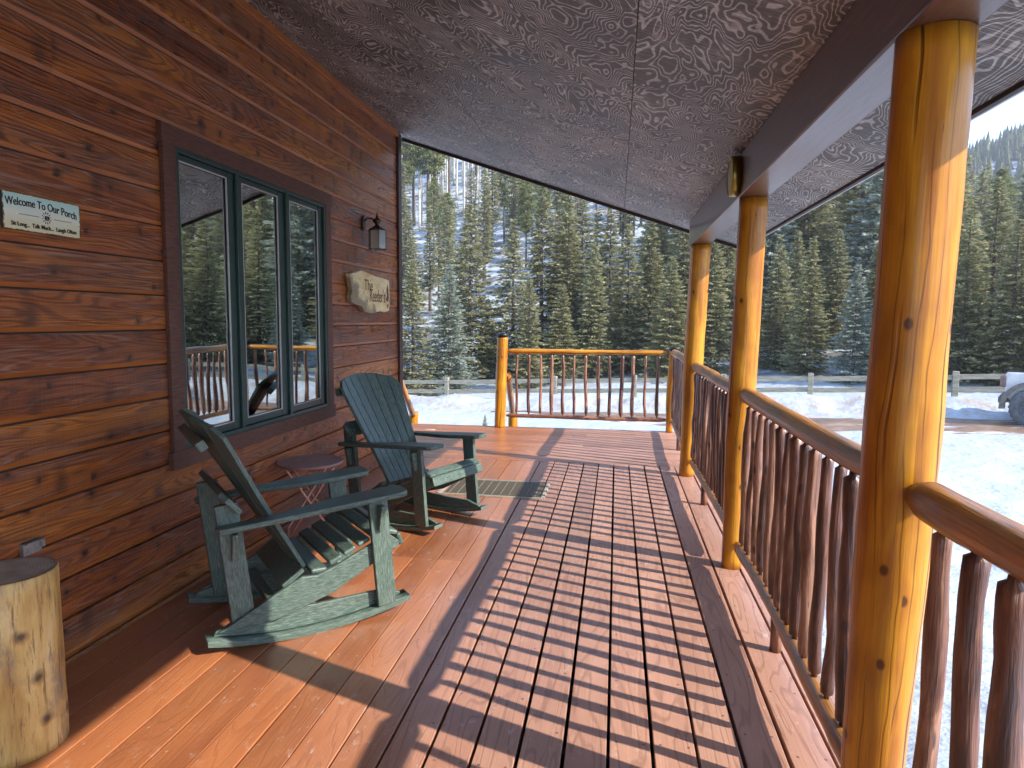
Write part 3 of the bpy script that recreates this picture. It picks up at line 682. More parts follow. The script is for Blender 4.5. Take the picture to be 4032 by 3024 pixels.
log_post('log_post', (0.70, 4.09, 0), (0.74, 4.06, 2.127), 0.057, 0.076, 'honey log post standing beside the round brass disc on the beam', group='log posts under the roof beam', seed=2)
log_post('log_post', (0.675, 6.50, 0), (0.735, 6.46, 2.127), 0.066, 0.090, 'farthest honey log post holding up the far end of the beam', group='log posts under the roof beam', seed=3)
log_post('rail_post', (-1.525, 9.0, 0), (-1.492, 9.0, 1.21), 0.073, 0.072, 'short honey log railing post with black cap at the top of the stairs', group='railing posts at the far deck edge', seed=4, cap=True)
log_post('rail_post', (0.70, 9.0, 0), (0.745, 9.0, 1.06), 0.045, 0.068, 'short honey log railing post with black cap at the far right deck corner', group='railing posts at the far deck edge', seed=5, cap=True)
# ------------------------------------------------------------------ railings
def railing(p0, p1, ztop, zbot, nb, label, trad=0.042, brad=0.033, seed=0, tn='rail', brdist=0.0238, inset=(0.06, 0.06), blocks=(), zsag=0.0, topmat='rail', xs=None):
    p0 = Vector(p0); p1 = Vector(p1); root = empty('railing', p0, label=label, cat='railing', group='log railings around the deck'); D = p1 - p0; L = D.length; T = D.normalized(); Nn = VZ.cross(T)
    Rr = random.Random(seed)
    def curve(t, a, s): return a * (noise.noise(Vector((t * 1.7, s, 1.3))))
    m = 26
    pts = [D * (i / m) + Vector((0, 0, ztop + zsag * sin(pi * i / m) + curve(i / m, 0.012, seed))) + Nn * curve(i / m, 0.03, seed + 5) for i in range(m + 1)]
    rad = [trad * (0.55 if i in (0, m) else 1) * (1.08 - 0.14 * i / m) for i in range(m + 1)]
    mb = MB(); mb.tube(pts, rad, 18, 0.06, 0.08, seed=seed + 1); mb.build('top_rail', M[topmat], root)
    ptb = [D * (i / m) + Vector((0, 0, zbot + curve(i / m, 0.012, seed + 9))) + Nn * curve(i / m, 0.02, seed + 3) for i in range(m + 1)]
    rad = [brad * (0.55 if i in (0, m) else 1) * (0.95 + 0.1 * i / m) for i in range(m + 1)]
    mb = MB(); mb.tube(ptb, rad, 14, 0.08, 0.10, seed=seed + 2); mb.build('bottom_rail', M['bark' if topmat == 'log' else 'rail'], root)
    def lerp(P, t): q = t * m; i = min(m - 1, int(q)); return P[i].lerp(P[i + 1], q - i)
    ts = xs if xs else [(inset[0] + (L - inset[0] - inset[1]) * (i + 0.5) / nb) / L for i in range(nb)]
    for i, t in enumerate(ts):
        a = lerp(ptb, t) + Vector((0, 0, brad * 0.7)); b = lerp(pts, t) - Vector((0, 0, trad * 0.7)); n = 14
        br = brdist * Rr.uniform(0.82, 1.18); sd = seed * 10 + i; jit = Rr.uniform(-0.012, 0.012)
        pp = []; rr = []
        for k in range(n + 1):
            q = k / n; c = a.lerp(b, q) + T * (0.016 * noise.noise(Vector((q * 2.4, sd * 1.7, 0))) + jit * (q - 0.5)) + Nn * 0.014 * noise.noise(Vector((q * 2.4, sd * 1.7, 9)))
            pp.append(c); rr.append(br * (0.42 if k in (0, n) else 1.0) * (1.1 - 0.2 * q))
        # turned tenon shoulders
        pp.insert(1, pp[0].lerp(pp[1], 0.35)); rr.insert(1, br * 0.45); pp.insert(2, pp[0].lerp(pp[2], 0.5)); rr.insert(2, br * 1.0)
        pp.insert(-1, pp[-1].lerp(pp[-2], 0.35)); rr.insert(-1, br * 0.45); pp.insert(-2, pp[-1].lerp(pp[-3], 0.5)); rr.insert(-2, br * 0.92)
        mb = MB(); mb.tube(pp, rr, 12, 0.14, 0.30, seed=sd); mb.build('baluster', M['bark'], root)
    for t in blocks:
        c = lerp(ptb, t); mb = MB(); mb.tube([Vector((c.x, c.y, 0.0)) - Nn * 0.01, Vector((c.x, c.y, zbot * 0.5)) - Nn * 0.01, Vector((c.x, c.y, zbot)) - Nn * 0.01], 0.026, 12, 0.02, 0.1, seed=seed + 40); mb.build('support_block', M['bark'], root)
    return root
xf = [(-1.302 + 1.44), (-1.141 + 1.44), (-0.987 + 1.44), (-0.836 + 1.44), (-0.685 + 1.44), (-0.533 + 1.44), (-0.382 + 1.44), (-0.221 + 1.44), (-0.071 + 1.44), (0.078 + 1.44), (0.224 + 1.44), (0.384 + 1.44), (0.536 + 1.44)]
railing((-1.44, 9.02, 0), (0.655, 9.02, 0), 1.024, 0.158, 13, 'far railing across the end of the deck with honey top rail', 0.033, 0.028, 21, xs=[x / 2.095 for x in xf], topmat='log', brdist=0.0205)
railing((0.735, 8.94, 0), (0.715, 6.58, 0), 1.035, 0.158, 15, 'short side railing between the far corner post and the farthest log post', 0.042, 0.033, 22, blocks=(0.5,))
railing((0.715, 6.42, 0), (0.725, 4.16, 0), 1.030, 0.160, 15, 'middle side railing between the farthest and the second log post', 0.042, 0.034, 23, blocks=(0.42,))
railing((0.725, 4.02, 0), (0.725, 1.90, 0), 1.035, 0.160, 14, 'side railing between the second log post and the nearest post, snow behind', 0.044, 0.036, 24, blocks=(0.46,))
railing((0.725, 1.765, 0), (0.725, -0.5, 0), 1.035, 0.160, 15, 'nearest side railing running out of the picture at the lower right', 0.044, 0.036, 25, xs=[(1.765 - y) / 2.265 for y in (1.62, 1.475, 1.335, 1.19, 1.05, 0.9, 0.75, 0.6, 0.45, 0.3, 0.15, 0.0, -0.15, -0.3)])
# ------------------------------------------------------------------ stairs
st = empty('staircase', (-2.25, 9.07, -1.2), label='wooden stairs going down from the far edge of the deck', cat='stairs'); mb = MB()
for i in range(5): mb.box((0, 0.16 + 0.27 * i, 1.2 - 0.20 * (i + 1)), (1.3, 0.27, 0.038))
mb.build('treads', M['deck'], st); mb = MB()
for x in (-0.67, 0.67): mb = MB(); mb.beam((x, 0.02, 1.06), (x, 1.45, 0.0), 0.04, 0.24); mb.build('stringer', M['fasciad'], st)
log_post('stair_post', (-3.01, 9.95, -1.25), (-3.005, 9.95, 0.035), 0.072, 0.072, 'low honey log post at the foot of the left stair handrail', group='stair posts', seed=6)
log_post('stair_post', (-1.49, 9.95, -1.25), (-1.485, 9.95, 0.06), 0.072, 0.070, 'low honey log post at the foot of the stairs, behind the capped railing post', group='stair posts', seed=7)
for nm, a, b, lab in (('handrail', (-2.96, 9.12, 0.62), (-3.005, 9.93, -0.02), 'sloping reddish log handrail left of the stair opening by the cabin corner'), ('handrail', (-1.43, 9.10, 0.70), (-1.485, 9.93, 0.02), 'sloping greyish log handrail behind the capped railing post')):
    a = Vector(a); b = Vector(b); mb = MB(); mb.tube([(b - a) * (i / 8) for i in range(9)], 0.045, 14, 0.05, 0.08, seed=31); o = mb.build(nm, M['rail'], loc=a); tag(o, lab, 'handrail', 'stair handrails')

# ------------------------------------------------------------------ rocking chairs
def chair(label):
    root = empty('rocking_chair', (0, 0, 0), label=label, cat='rocking chair', group='green rocking chairs on the porch'); PL = M['plastic']; BV = 0.004
    HW = 0.285
    Rk = 1.95; zc = Rk
    def rz(x): return Rk - sqrt(max(0, Rk * Rk - (x + 0.05) ** 2))
    for s in (-1, 1):
        # curved tread strip
        mb = MB(); n = 20; k = len(mb.v); w = 0.088; th = 0.024; yc = s * (HW - 0.012); rr = R.random(); L = 0
        for i in range(n + 1):
            x = -0.50 + 0.93 * i / n; z = rz(x)
            for yy, zz in ((-w / 2, z), (w / 2, z), (w / 2, z + th), (-w / 2, z + th)): mb.v.append(Vector((x, yc + yy, zz)))
        for i in range(n):
            for j in range(4):
                j2 = (j + 1) % 4; u0 = 0.93 * i / n; u1 = 0.93 * (i + 1) / n
                mb.face([k + 4 * i + j, k + 4 * (i + 1) + j, k + 4 * (i + 1) + j2, k + 4 * i + j2], [(u0, j * .05), (u1, j * .05), (u1, j * .05 + .05), (u0, j * .05 + .05)], rr, 0, j in (0, 2))
        mb.face([k + 3, k + 2, k + 1, k], [(0, 0)] * 4, rr); e = k + 4 * n; mb.face([e, e + 1, e + 2, e + 3], [(0, 0)] * 4, rr)
        mb.build('rocker', PL, root)
        # crescent board on top of the strip
        pts = [(-0.47 + 0.87 * i / 14, rz(-0.47 + 0.87 * i / 14) + th + 0.001) for i in range(15)]
        pts += [(0.40, 0.088), (0.30, 0.118), (-0.02, 0.118), (-0.2, 0.135), (-0.30, 0.125), (-0.46, 0.092)]
        mb = MB(); mb.prism(pts, (0, s * (HW - 0.034), 0), VX, VZ, -VY, 0.022); mb.build('rocker_board', PL, root, bevel=BV)
        # slanted side board carrying the seat
        pts = [(-0.455, 0.090), (-0.20, 0.093), (0.06, 0.165), (0.30, 0.290), (0.385, 0.330), (0.392, 0.355), (0.345, 0.392), (0.27, 0.375), (0.06, 0.287), (-0.02, 0.262), (-0.09, 0.268), (-0.16, 0.235), (-0.40, 0.112)]
        mb = MB(); mb.prism(pts, (0, s * (HW - 0.012), 0), VX, VZ, -VY, 0.021); mb.build('side_board', PL, root, bevel=BV)
        # legs
        def leg(x0, z0, x1, z1, w, yo=0.016, nm='leg'):
            d = Vector((x1 - x0, 0, z1 - z0)); T = d.normalized(); mb = MB(); mb.box(Vector(((x0 + x1) / 2, s * (HW + yo), (z0 + z1) / 2)), (d.length, w, 0.030), (T, T.cross(VY), VY)); mb.build(nm, PL, root, bevel=BV)
        leg(0.313, rz(.31) + th + .003, 0.268, 0.580, 0.094); leg(-0.335, rz(-.335) + th + 0.012, -0.400, 0.645, 0.098, -0.040)
        # arm: wide in front, waisted behind
        prof = [(-0.452, 0.300), (-0.440, 0.322), (-0.41, 0.332), (0.0, 0.338), (0.385, 0.340), (0.415, 0.325), (0.426, 0.295), (0.424, 0.205), (0.405, 0.182), (0.16, 0.178), (0.04, 0.196), (-0.08, 0.232), (-0.20, 0.252), (-0.44, 0.256), (-0.452, 0.268)]
        c, sn = cos(radians(4.0)), sin(radians(4.0)); AX = Vector((c, 0, sn)); AN = Vector((-sn, 0, c))
        pl = [(a, s * b) for a, b in prof]
        if s > 0: pl = pl[::-1]
        mb = MB(); mb.prism(pl, (0, 0, 0.574), AX, VY, AN if True else AN, 0.026); mb.build('arm', PL, root, bevel=0.006)
        # wedge brackets under the arm
        for bx, zt, yb in ((0.275, 0.572, 0.031), (-0.375, 0.528, -0.024)):
            pts = [(0.0, 0.0), (0.0, -0.125), (0.022, -0.125), (0.052, -0.012), (0.052, 0.0)]
            pts = [(a, b) for a, b in pts]; Yd = Vector((0, s, 0)); mb = MB(); O = Vector((bx, s * (HW + yb), zt - 0.008))
            mb.prism(pts[::-1] if s > 0 else pts, O, Yd, VZ, VX, 0.024); mb.build('arm_bracket', PL, root, bevel=0.002)
    # seat: slats following the side boards and rolling over the front
    mb = MB(); sl = [(-0.005, 0.276, 0.0), (0.075, 0.310, 0.40), (0.145, 0.342, 0.42), (0.215, 0.374, 0.42), (0.283, 0.404, 0.36), (0.348, 0.410, -0.30), (0.392, 0.366, -1.25)]
    for i, (x, z, a) in enumerate(sl):
        X = VY; T = Vector((cos(a), 0, sin(a))); mb.box((x, 0, z), (0.53 if i < 5 else 0.575, 0.064 if i != 0 else 0.075, 0.024), (X, -T, X.cross(-T)))
    mb.build('seat', PL, root, bevel=0.009)
    # backrest: seven tapered slats in a fan with arched top
    B0 = Vector((-0.062, 0, 0.285)); B1 = Vector((-0.520, 0, 1.035)); BU = (B1 - B0).normalized(); BL = (B1 - B0).length; BNn = BU.cross(VY) * -1
    BNn = VY.cross(BU)
    mb = MB(); ns = 7; wb, wt = 0.212, 0.330; CU = 0.42; NF = BU.cross(VY) if BU.cross(VY).x > 0 else VY.cross(BU)
    for i in range(ns):
        fa = -1 + 2 * i / ns; fb = -1 + 2 * (i + 1) / ns; g = 0.0022; th = 0.022
        def top(f): return 1.0 - 0.12 * abs(f) ** 2.0 - (0.035 if abs(f) > 0.99 else 0)
        def P3(f, v, dy):
            ww = wb + (wt - wb) * smoothstep(-0.1, 1.1, v); a = f * CU
            return B0 + BU * (v * BL) + VY * (ww * sin(a) / CU + dy) + NF * (ww * (1 - cos(a)) / CU * (0.35 + 0.65 * v))
        fm = (fa + fb) / 2; nrm = (NF * cos(fm * CU) - VY * sin(fm * CU)).normalized()
        vs = (0, 0.25, 0.5, 0.75)
        Lp = [P3(fa, v, g) for v in vs] + [P3(fa, top(fa), g)]; Rp = [P3(fb, v, -g) for v in vs] + [P3(fb, top(fb), -g)]; mid = P3(fm, top(fm), 0)
        poly = Lp[:1] + Rp + [mid] + Lp[1:][::-1]; n_ = len(poly); k = len(mb.v); rr_ = R.random()
        uvp = [((p - B0).dot(BU), (p - B0).dot(VY)) for p in poly]
        mb.v += [p - nrm * th for p in poly]; mb.v += poly
        mb.face([k + q for q in range(n_)][::-1], uvp[::-1], rr_); mb.face([k + n_ + q for q in range(n_)], uvp, rr_)
        for q in range(n_):
            q2 = (q + 1) % n_; mb.face([k + q, k + q2, k + n_ + q2, k + n_ + q], [uvp[q], uvp[q2], (uvp[q2][0], uvp[q2][1] + th), (uvp[q][0], uvp[q][1] + th)], rr_)
    mb.build('backrest', PL, root, bevel=0.003)
    # braces behind the back
    def brace(t, hw, w, th, off, nm='back_brace', arch=0, ang=None):
        mb = MB(); c = B0 + BU * (BL * t) + (-VY.cross(BU)) * off if False else B0 + BU * (BL * t) - FWD * off
        T = BU if ang is None else Vector((cos(ang), 0, sin(ang)))
        mb.box(c, (2 * hw, w, th), (VY, T, VY.cross(T))); mb.build(nm, PL, root, bevel=BV)
    FWD = Vector((BU.z, 0, -BU.x))
    brace(0.86, 0.27, 0.045, 0.040, 0.040)
    mb = MB(); pts = [(-0.30, -0.085), (0.30, -0.085), (0.30, 0.0), (0.26, 0.03), (-0.26, 0.03), (-0.30, 0.0)]
    X2 = Vector((-0.50, 0, 0.866)); X2 = Vector((-sin(radians(42)), 0, cos(radians(42)))); mb.prism(pts, (-0.405, 0, 0.672), VY, X2, VY.cross(X2), 0.026); mb.build('back_brace', PL, root, bevel=BV)
    mb = MB(); T = Vector((-cos(radians(35)), 0, -sin(radians(35)))); mb.box((-0.125, 0, 0.262), (0.53, 0.115, 0.024), (VY, T, VY.cross(T))); mb.build('back_brace', PL, root, bevel=0.006)
    mb = MB(); mb.box((-0.21, 0, 0.16), (0.44, 0.045, 0.03), (VY, -VX, VZ)); mb.build('stretcher', PL, root, bevel=BV)
    return root
cA = chair('nearer dark green rocking chair with its slatted back turned to the camera, seat partly sunlit')
cA.location = (-1.516, 3.131, 0); cA.rotation_euler = (0, 0, radians(41.4))
cB = copy_tree(cA); cB['label'] = 'farther dark green rocking chair facing the camera side, between table and door mat'
cB.location = (-1.433, 4.749, 0); cB.rotation_euler = (0, 0, radians(-22.9))

# ------------------------------------------------------------------ side table
tb = empty('side_table', (-2.0, 4.25, 0), 0.45, label='small round clay-coloured metal folding table against the wall behind the near chair', cat='side table')
mb = MB(); mb.lathe([(0.195, 0.478), (0.212, 0.480), (0.214, 0.498), (0.208, 0.500)], (0, 0, 0), 48); mb.build('tabletop', M['tabletop'], tb)
mb = MB(); 
for pts in ([(-.11, .02), (-.07, .06), (-.02, .05), (.02, .08), (.07, .06), (.12, .09)], [(-.12, -.02), (-.08, -.05), (-.03, -.04), (.0, -.07), (.04, -.05), (.09, -.07), (.12, -.03)], [(-.05, .0), (-.01, .02), (.03, .0), (.06, .02), (.08, -.01)], [(-.02, .10), (.02, .12), (.06, .11)]):
    mb.tube([Vector((a, b, 0.5005)) for a, b in pts], 0.0025, 6)
mb.build('embossed_pattern', M['tabletop'], tb)
for s in (-1, 1):
    mb = MB(); y = 0.135 * s if s > 0 else -0.135
    w = 0.155 if s > 0 else 0.135; q = 0.15
    pts = [(-q * s, -w, 0.475), (-q * s * 0.9, -w, 0.455), (q * s, -w, 0.012), (q * s, -w + 0.02, 0.006), (q * s, w - 0.02, 0.006), (q * s, w, 0.012), (-q * s * 0.9, w, 0.455), (-q * s, w, 0.475)]
    mb.tube(pts, 0.0065, 10); mb.build('leg_frame', M['tableleg'], tb)
mb = MB(); mb.tube([(0.055, -0.135, 0.32), (0.055, 0.135, 0.32)], 0.005, 8); mb.tube([(-0.06, -0.155, 0.34), (-0.06, 0.155, 0.34)], 0.005, 8); mb.build('crossbar', M['tableleg'], tb)

# ------------------------------------------------------------------ stump
def stump():
    t = NT('peeled_stump_wood', 0.62); v = t.uv()
    n = t.noise(t.scale(v, (2.2, 10, 1)), 1, 4, 0.6, 0.5); f = t.noise(t.scale(v, (7, 70, 1)), 1, 5, 0.72); g = t.noise(t.scale(v, (3.5, 6, 1)), 1, 5, 0.65)
    c = t.ramp(n, (0.32, (0.44, 0.235, 0.055)), (0.5, (0.64, 0.41, 0.13)), (0.7, (0.76, 0.56, 0.25)))
    c = t.mix(t.mapr(g, 0.53, 0.66, 0, 0.8), c, (0.23, 0.17, 0.13)); c = t.mix(t.mapr(f, 0.54, 0.66, 0, 0.85), c, (0.16, 0.075, 0.026))
    kd = t.spots(t.vmath('ADD', t.scale(v, (6.5, 7.0, 1)), t.comb(t.math('MULTIPLY', t.noise(v, 14, 2), 0.3), 0, 0)), 0.35); kr = t.math('MULTIPLY', t.mapr(kd, 0.09, 0.20, 1, 0), 0.75); c = t.mix(kr, c, (0.16, 0.075, 0.025)); c = t.mix(t.mapr(kd, 0.05, 0.09, 0.8, 0), c, (0.05, 0.03, 0.018))
    t.color(c); t.coat(0.2, 0.3); t.bump(t.math('ADD', n, t.math('ADD', f, kr)), 0.6, 0.01)
    t2 = NT('stump_end_grain', 0.8); o = t2.obj(); xy = t2.sep(o)
    rad = t2.math('SQRT', t2.math('ADD', t2.math('POWER', xy[0], 2), t2.math('POWER', xy[1], 2)))
    rg = t2.math('SINE', t2.math('MULTIPLY', t2.math('ADD', rad, t2.math('MULTIPLY', t2.noise(o, 9, 3), 0.02)), 620)); b2 = t2.noise(o, 12, 4, 0.6)
    c = t2.mix(t2.mapr(rg, 0, 1, 0, 0.35), t2.ramp(b2, (0.3, (0.30, 0.26, 0.20)), (0.7, (0.52, 0.46, 0.37))), (0.11, 0.08, 0.055)); edge = t2.mapr(t2.math('ADD', rad, t2.math('MULTIPLY', t2.noise(o, 18, 3), 0.03)), 0.135, 0.16, 0, 0.8)
    t2.color(t2.mix(edge, c, (0.10, 0.055, 0.03))); t2.bump(b2, 0.5, 0.01)
    mb = MB(); H = 0.605; m = 24; pts = [Vector((0, 0, H * i / m)) for i in range(m + 1)]; rad = [0.151 - 0.006 * i / m for i in range(m + 1)]; rad[-1] = 0.141; pts[-1].z = H; pts[-2].z = H - 0.004
    mb.tube(pts, rad, 48, 0.0, 0.020, seed=77)
    # end cap uses the second material
    mb.mi[-1] = 1; mb.mi[-2] = 1
    o = mb.build('tree_stump', [t.m, t2.m], loc=(-1.985, 1.93, 0)); tag(o, 'pale peeled upright log stump standing on the deck against the wall at far left', 'stump')
stump()
# bracket on the wall behind the stump
mb = MB(); mb.box((0.010, 0, 0), (0.02, 0.085, 0.05)); mb.box((0.022, 0, 0.022), (0.03, 0.085, 0.006)); mb.box((0.030, 0.036, 0.008), (0.014, 0.010, 0.03)); o = mb.build('wall_bracket', M['galv'], bevel=0.001, loc=(W + 0.001, 2.28, 0.556)); tag(o, 'small galvanised metal bracket on the siding just above the stump', 'bracket')

# ------------------------------------------------------------------ text helper
def text_mesh(s, size, mat, name, extrude=0.0008, sx=1.0, bend=None, space=1.0):
    cu = bpy.data.curves.new(name, 'FONT'); cu.body = s; cu.size = size; cu.extrude = extrude; cu.align_x = 'CENTER'; cu.align_y = 'CENTER'; cu.space_character = space; cu.offset = 0.0002
    to = bpy.data.objects.new(name + '_tmp', cu); COL.objects.link(to); dg = bpy.context.evaluated_depsgraph_get(); dg.update()
    me = bpy.data.meshes.new_from_object(to.evaluated_get(dg)); COL.objects.unlink(to); bpy.data.objects.remove(to)
    for v in me.vertices:
        v.co.x *= sx
        if bend: v.co.y += bend(v.co.x)
    me.materials.clear(); me.materials.append(mat); o = bpy.data.objects.new(name, me); COL.objects.link(o); return o
def place_on_wall(o, parent, y, z, off):   # local frame: text x -> +y world, text y -> +z, normal -> +x
    o.parent = parent; o.matrix_local = Matrix(((0, 0, 1, off), (1, 0, 0, y), (0, 1, 0, z), (0, 0, 0, 1))); return o
# welcome sign
t = NT('aged_sign_paint', 0.5); o_ = t.obj(); z_ = t.sep(o_); c = t.ramp(t.math('ADD', t.mapr(z_[2], -0.065, 0.065, 0.1, 0.9), t.math('MULTIPLY', t.math('SUBTRACT', t.noise(t.scale(o_, (1, 5, 20)), 1, 4), 0.5), 0.35)), (0.2, (0.74, 0.72, 0.45)), (0.5, (0.78, 0.84, 0.70)), (0.85, (0.46, 0.74, 0.68)))
nz = t.noise(o_, 60, 5, 0.7); ed = t.math('MAXIMUM', t.math('ABSOLUTE', t.math('DIVIDE', z_[1], 0.184)), t.math('ABSOLUTE', t.math('DIVIDE', z_[2], 0.068)))
c = t.mix(t.mapr(t.math('ADD', ed, t.math('MULTIPLY', t.math('SUBTRACT', nz, 0.5), 0.16)), 0.97, 0.985, 0, 1), c, (0.035, 0.035, 0.028)); t.color(c); t.coat(0.15, 0.3)
sg = empty('welcome_sign', (W + 0.008, 2.428, 1.838), label='rectangular pale green painted sign reading Welcome To Our Porch on the siding', cat='sign')
mb = MB(); mb.box((0, 0, 0), (0.368, 0.136, 0.012), (VY, VZ, VX)); mb.build('board', t.m, sg, bevel=0.002)
place_on_wall(text_mesh('Welcome To Our Porch', 0.0425, M['ink'], 'lettering', sx=0.79, bend=lambda x: 0.010 - 0.35 * (x + 0.03) ** 2 - 0.02 * x), sg, -0.004, 0.026, 0.0075)
place_on_wall(text_mesh('Sit Long...  Talk Much...  Laugh Often', 0.0225, M['ink'], 'lettering', sx=0.93), sg, 0.004, -0.046, 0.0075)
mb = MB(); X0 = 0.0078
for a, b in ((-0.115, -0.025), (0.048, 0.135)): mb.box((X0, (a + b) / 2, -0.008), (b - a, 0.0016, 0.001), (VY, VZ, VX))
cy, cz = 0.0115, -0.007
sp = [Vector((X0, cy + 0.0012 * (1 + i * 0.36) * cos(i * 0.55), cz + 0.0012 * (1 + i * 0.36) * sin(i * 0.55))) for i in range(25)]
mb.tube(sp, 0.0015, 6)
for k in range(12):
    a = k * pi / 6 + 0.2; mb.beam((X0, cy + 0.0155 * cos(a), cz + 0.0155 * sin(a)), (X0, cy + 0.0235 * cos(a), cz + 0.0235 * sin(a)), 0.0018, 0.0016, up=(1, 0, 0))
mb.build('sun_emblem', M['ink'], sg)
# live edge name sign
t = NT('live_edge_slab', 0.45); o_ = t.obj(); z_ = t.sep(o_); n = t.noise(t.scale(o_, (3, 3, 9)), 1, 4, 0.6, 0.8); f = t.noise(t.scale(o_, (20, 6, 90)), 1, 4, 0.6); s = t.math('SINE', t.math('MULTIPLY', n, 60))
c = t.ramp(n, (0.3, (0.70, 0.50, 0.19)), (0.6, (0.90, 0.76, 0.42))); c = t.mix(t.mapr(s, 0.4, 1, 0, 0.3), c, (0.27, 0.16, 0.06))
bk = t.mapr(t.math('SUBTRACT', t.math('MULTIPLY', t.noise(o_, 5, 4, 0.6), 0.42), t.math('ADD', t.math('MULTIPLY', z_[1], 0.42), t.math('MULTIPLY', z_[2], 0.9))), 0.31, 0.37, 0, 0.9)
c = t.mix(bk, c, t.mix(f, (0.13, 0.10, 0.06), (0.32, 0.25, 0.14))); t.color(c); t.coat(0.4, 0.15); t.bump(t.math('ADD', n, t.math('MULTIPLY', f, t.math('ADD', bk, 0.1))), 0.6, 0.01)
ns = empty('name_sign', (W + 0.03, 5.97, 1.68), label="live-edge wood slab name sign with burnt script lettering under the wall lantern", cat='sign')
out = [(-0.48, -0.10), (-0.40, -0.115), (-0.25, -0.13), (-0.18, -0.175), (0.02, -0.19), (0.22, -0.165), (0.36, -0.175), (0.47, -0.16), (0.49, -0.12), (0.485, 0.13), (0.30, 0.145), (0.10, 0.148), (-0.10, 0.165), (-0.25, 0.178), (-0.38, 0.15), (-0.50, 0.13), (-0.485, 0.06), (-0.455, 0.0), (-0.49, -0.05)]
mb = MB(); mb.prism(out, (0, 0, 0), VY, VZ, VX, 0.045); mb.build('slab', t.m, ns, bevel=0.005)
place_on_wall(text_mesh('The', 0.135, M['burnt'], 'lettering', sx=1.0), ns, -0.08, 0.055, 0.0235)
place_on_wall(text_mesh("Reeder's", 0.165, M['burnt'], 'lettering', sx=0.72), ns, 0.15, -0.035, 0.0235)
mb = MB(); Xn = 0.0235
mb.prism([(0.38, -0.06), (0.41, -0.02), (0.40, 0.04), (0.425, 0.09), (0.45, 0.05), (0.46, -0.03), (0.445, -0.075)], (Xn, 0, 0), VY, VZ, VX, 0.002); mb.prism([(0.405, -0.10), (0.455, -0.10), (0.43, -0.14)], (Xn, 0, 0), VY, VZ, VX, 0.002); mb.prism([(0.345, -0.02), (0.365, -0.045), (0.36, 0.02)], (Xn, 0, 0), VY, VZ, VX, 0.002)
mb.build('burnt_motif', M['burnt'], ns)
# wall lantern
la = empty('wall_lantern', (W + 0.005, 5.90, 2.28), label='hexagonal glass and bronze wall lantern beside the cabin corner', cat='lantern')
mb = MB(); mb.prism([(-0.028, -0.06), (0.028, -0.06), (0.034, 0), (0.028, 0.055), (0, 0.072), (-0.028, 0.055), (-0.034, 0)], (0.006, 0, 0), VY, VZ, VX, 0.014); mb.build('backplate', M['bronze'], la, bevel=0.003)
LX = 0.13
mb = MB(); mb.tube([(0.01, 0, 0.02), (0.04, 0, 0.045), (0.08, 0, 0.042), (LX, 0, 0.02)], 0.007, 10); mb.build('arm', M['bronze'], la)
mb = MB(); mb.lathe([(0.078, -0.082), (0.070, -0.070), (0.040, -0.052), (0.022, -0.040), (0.016, -0.028), (0.034, -0.012), (0.040, 0.000), (0.034, 0.014), (0.014, 0.026), (0.010, 0.032), (0.013, 0.040), (0.006, 0.050), (0.008, 0.058), (0.003, 0.072), (0.001, 0.085)], (LX, 0, 0.02), 18); mb.build('cap', M['bronze'], la)
mb = MB(); hr = 0.078; z1, z0 = -0.062, -0.225
for k in range(6):
    a = pi / 3 * k; p = Vector((LX + hr * cos(a), hr * sin(a), 0)); p2 = Vector((LX + hr * cos(a + pi / 3), hr * sin(a + pi / 3), 0)); mb.beam(p + VZ * (z0 - 0.012), p + VZ * z1, 0.005, 0.005, up=(cos(a), sin(a), 0)); mb.beam(p + VZ * z0, p2 + VZ * z0, 0.005, 0.005); mb.beam(p + VZ * z1, p2 + VZ * z1, 0.006, 0.006)
mb.build('cage', M['black'], la)
for k in range(6):
    a = pi / 3 * k; p = Vector((LX + hr * cos(a), hr * sin(a), 0)); p2 = Vector((LX + hr * cos(a + pi / 3), hr * sin(a + pi / 3), 0)); mb = MB(); mb.beam((p + p2) / 2 + VZ * (z0 + 0.003), (p + p2) / 2 + VZ * (z1 - 0.003), (p - p2).length - 0.006, 0.0015, up=((p + p2) / 2 - Vector((LX, 0, 0)))); mb.build('glass_panel', M['lampglass'], la)
mb = MB(); mb.lathe([(0.014, -0.085), (0.015, -0.125), (0.020, -0.135), (0.029, -0.155), (0.030, -0.170), (0.023, -0.188), (0.008, -0.196)][::-1], (LX, 0, 0), 18); mb.build('bulb', M['bulb'], la)
mb = MB(); mb.lathe([(0.017, -0.128), (0.018, -0.062)], (LX, 0, 0), 14); mb.build('socket', M['brass'], la)
# round disc on beam
dsc = empty('wall_thermometer', (0.649, 4.03, 2.243), label='round brass-rimmed dial mounted on the inner side of the beam', cat='thermometer'); AXD = (VY, VZ, -VX)
AXD = (VZ, VY, -VX)
mb = MB(); mb.lathe([(0.108, 0.001), (0.110, 0.040), (0.106, 0.047), (0.098, 0.048), (0.098, 0.044)], (0, 0, 0), 40, axis=AXD); mb.build('rim', M['brass'], dsc)
mb = MB(); mb.lathe([(0.0975, 0.040), (0.0975, 0.0435)], (0, 0, 0), 40, axis=AXD); mb.build('dial', M['white'], dsc)
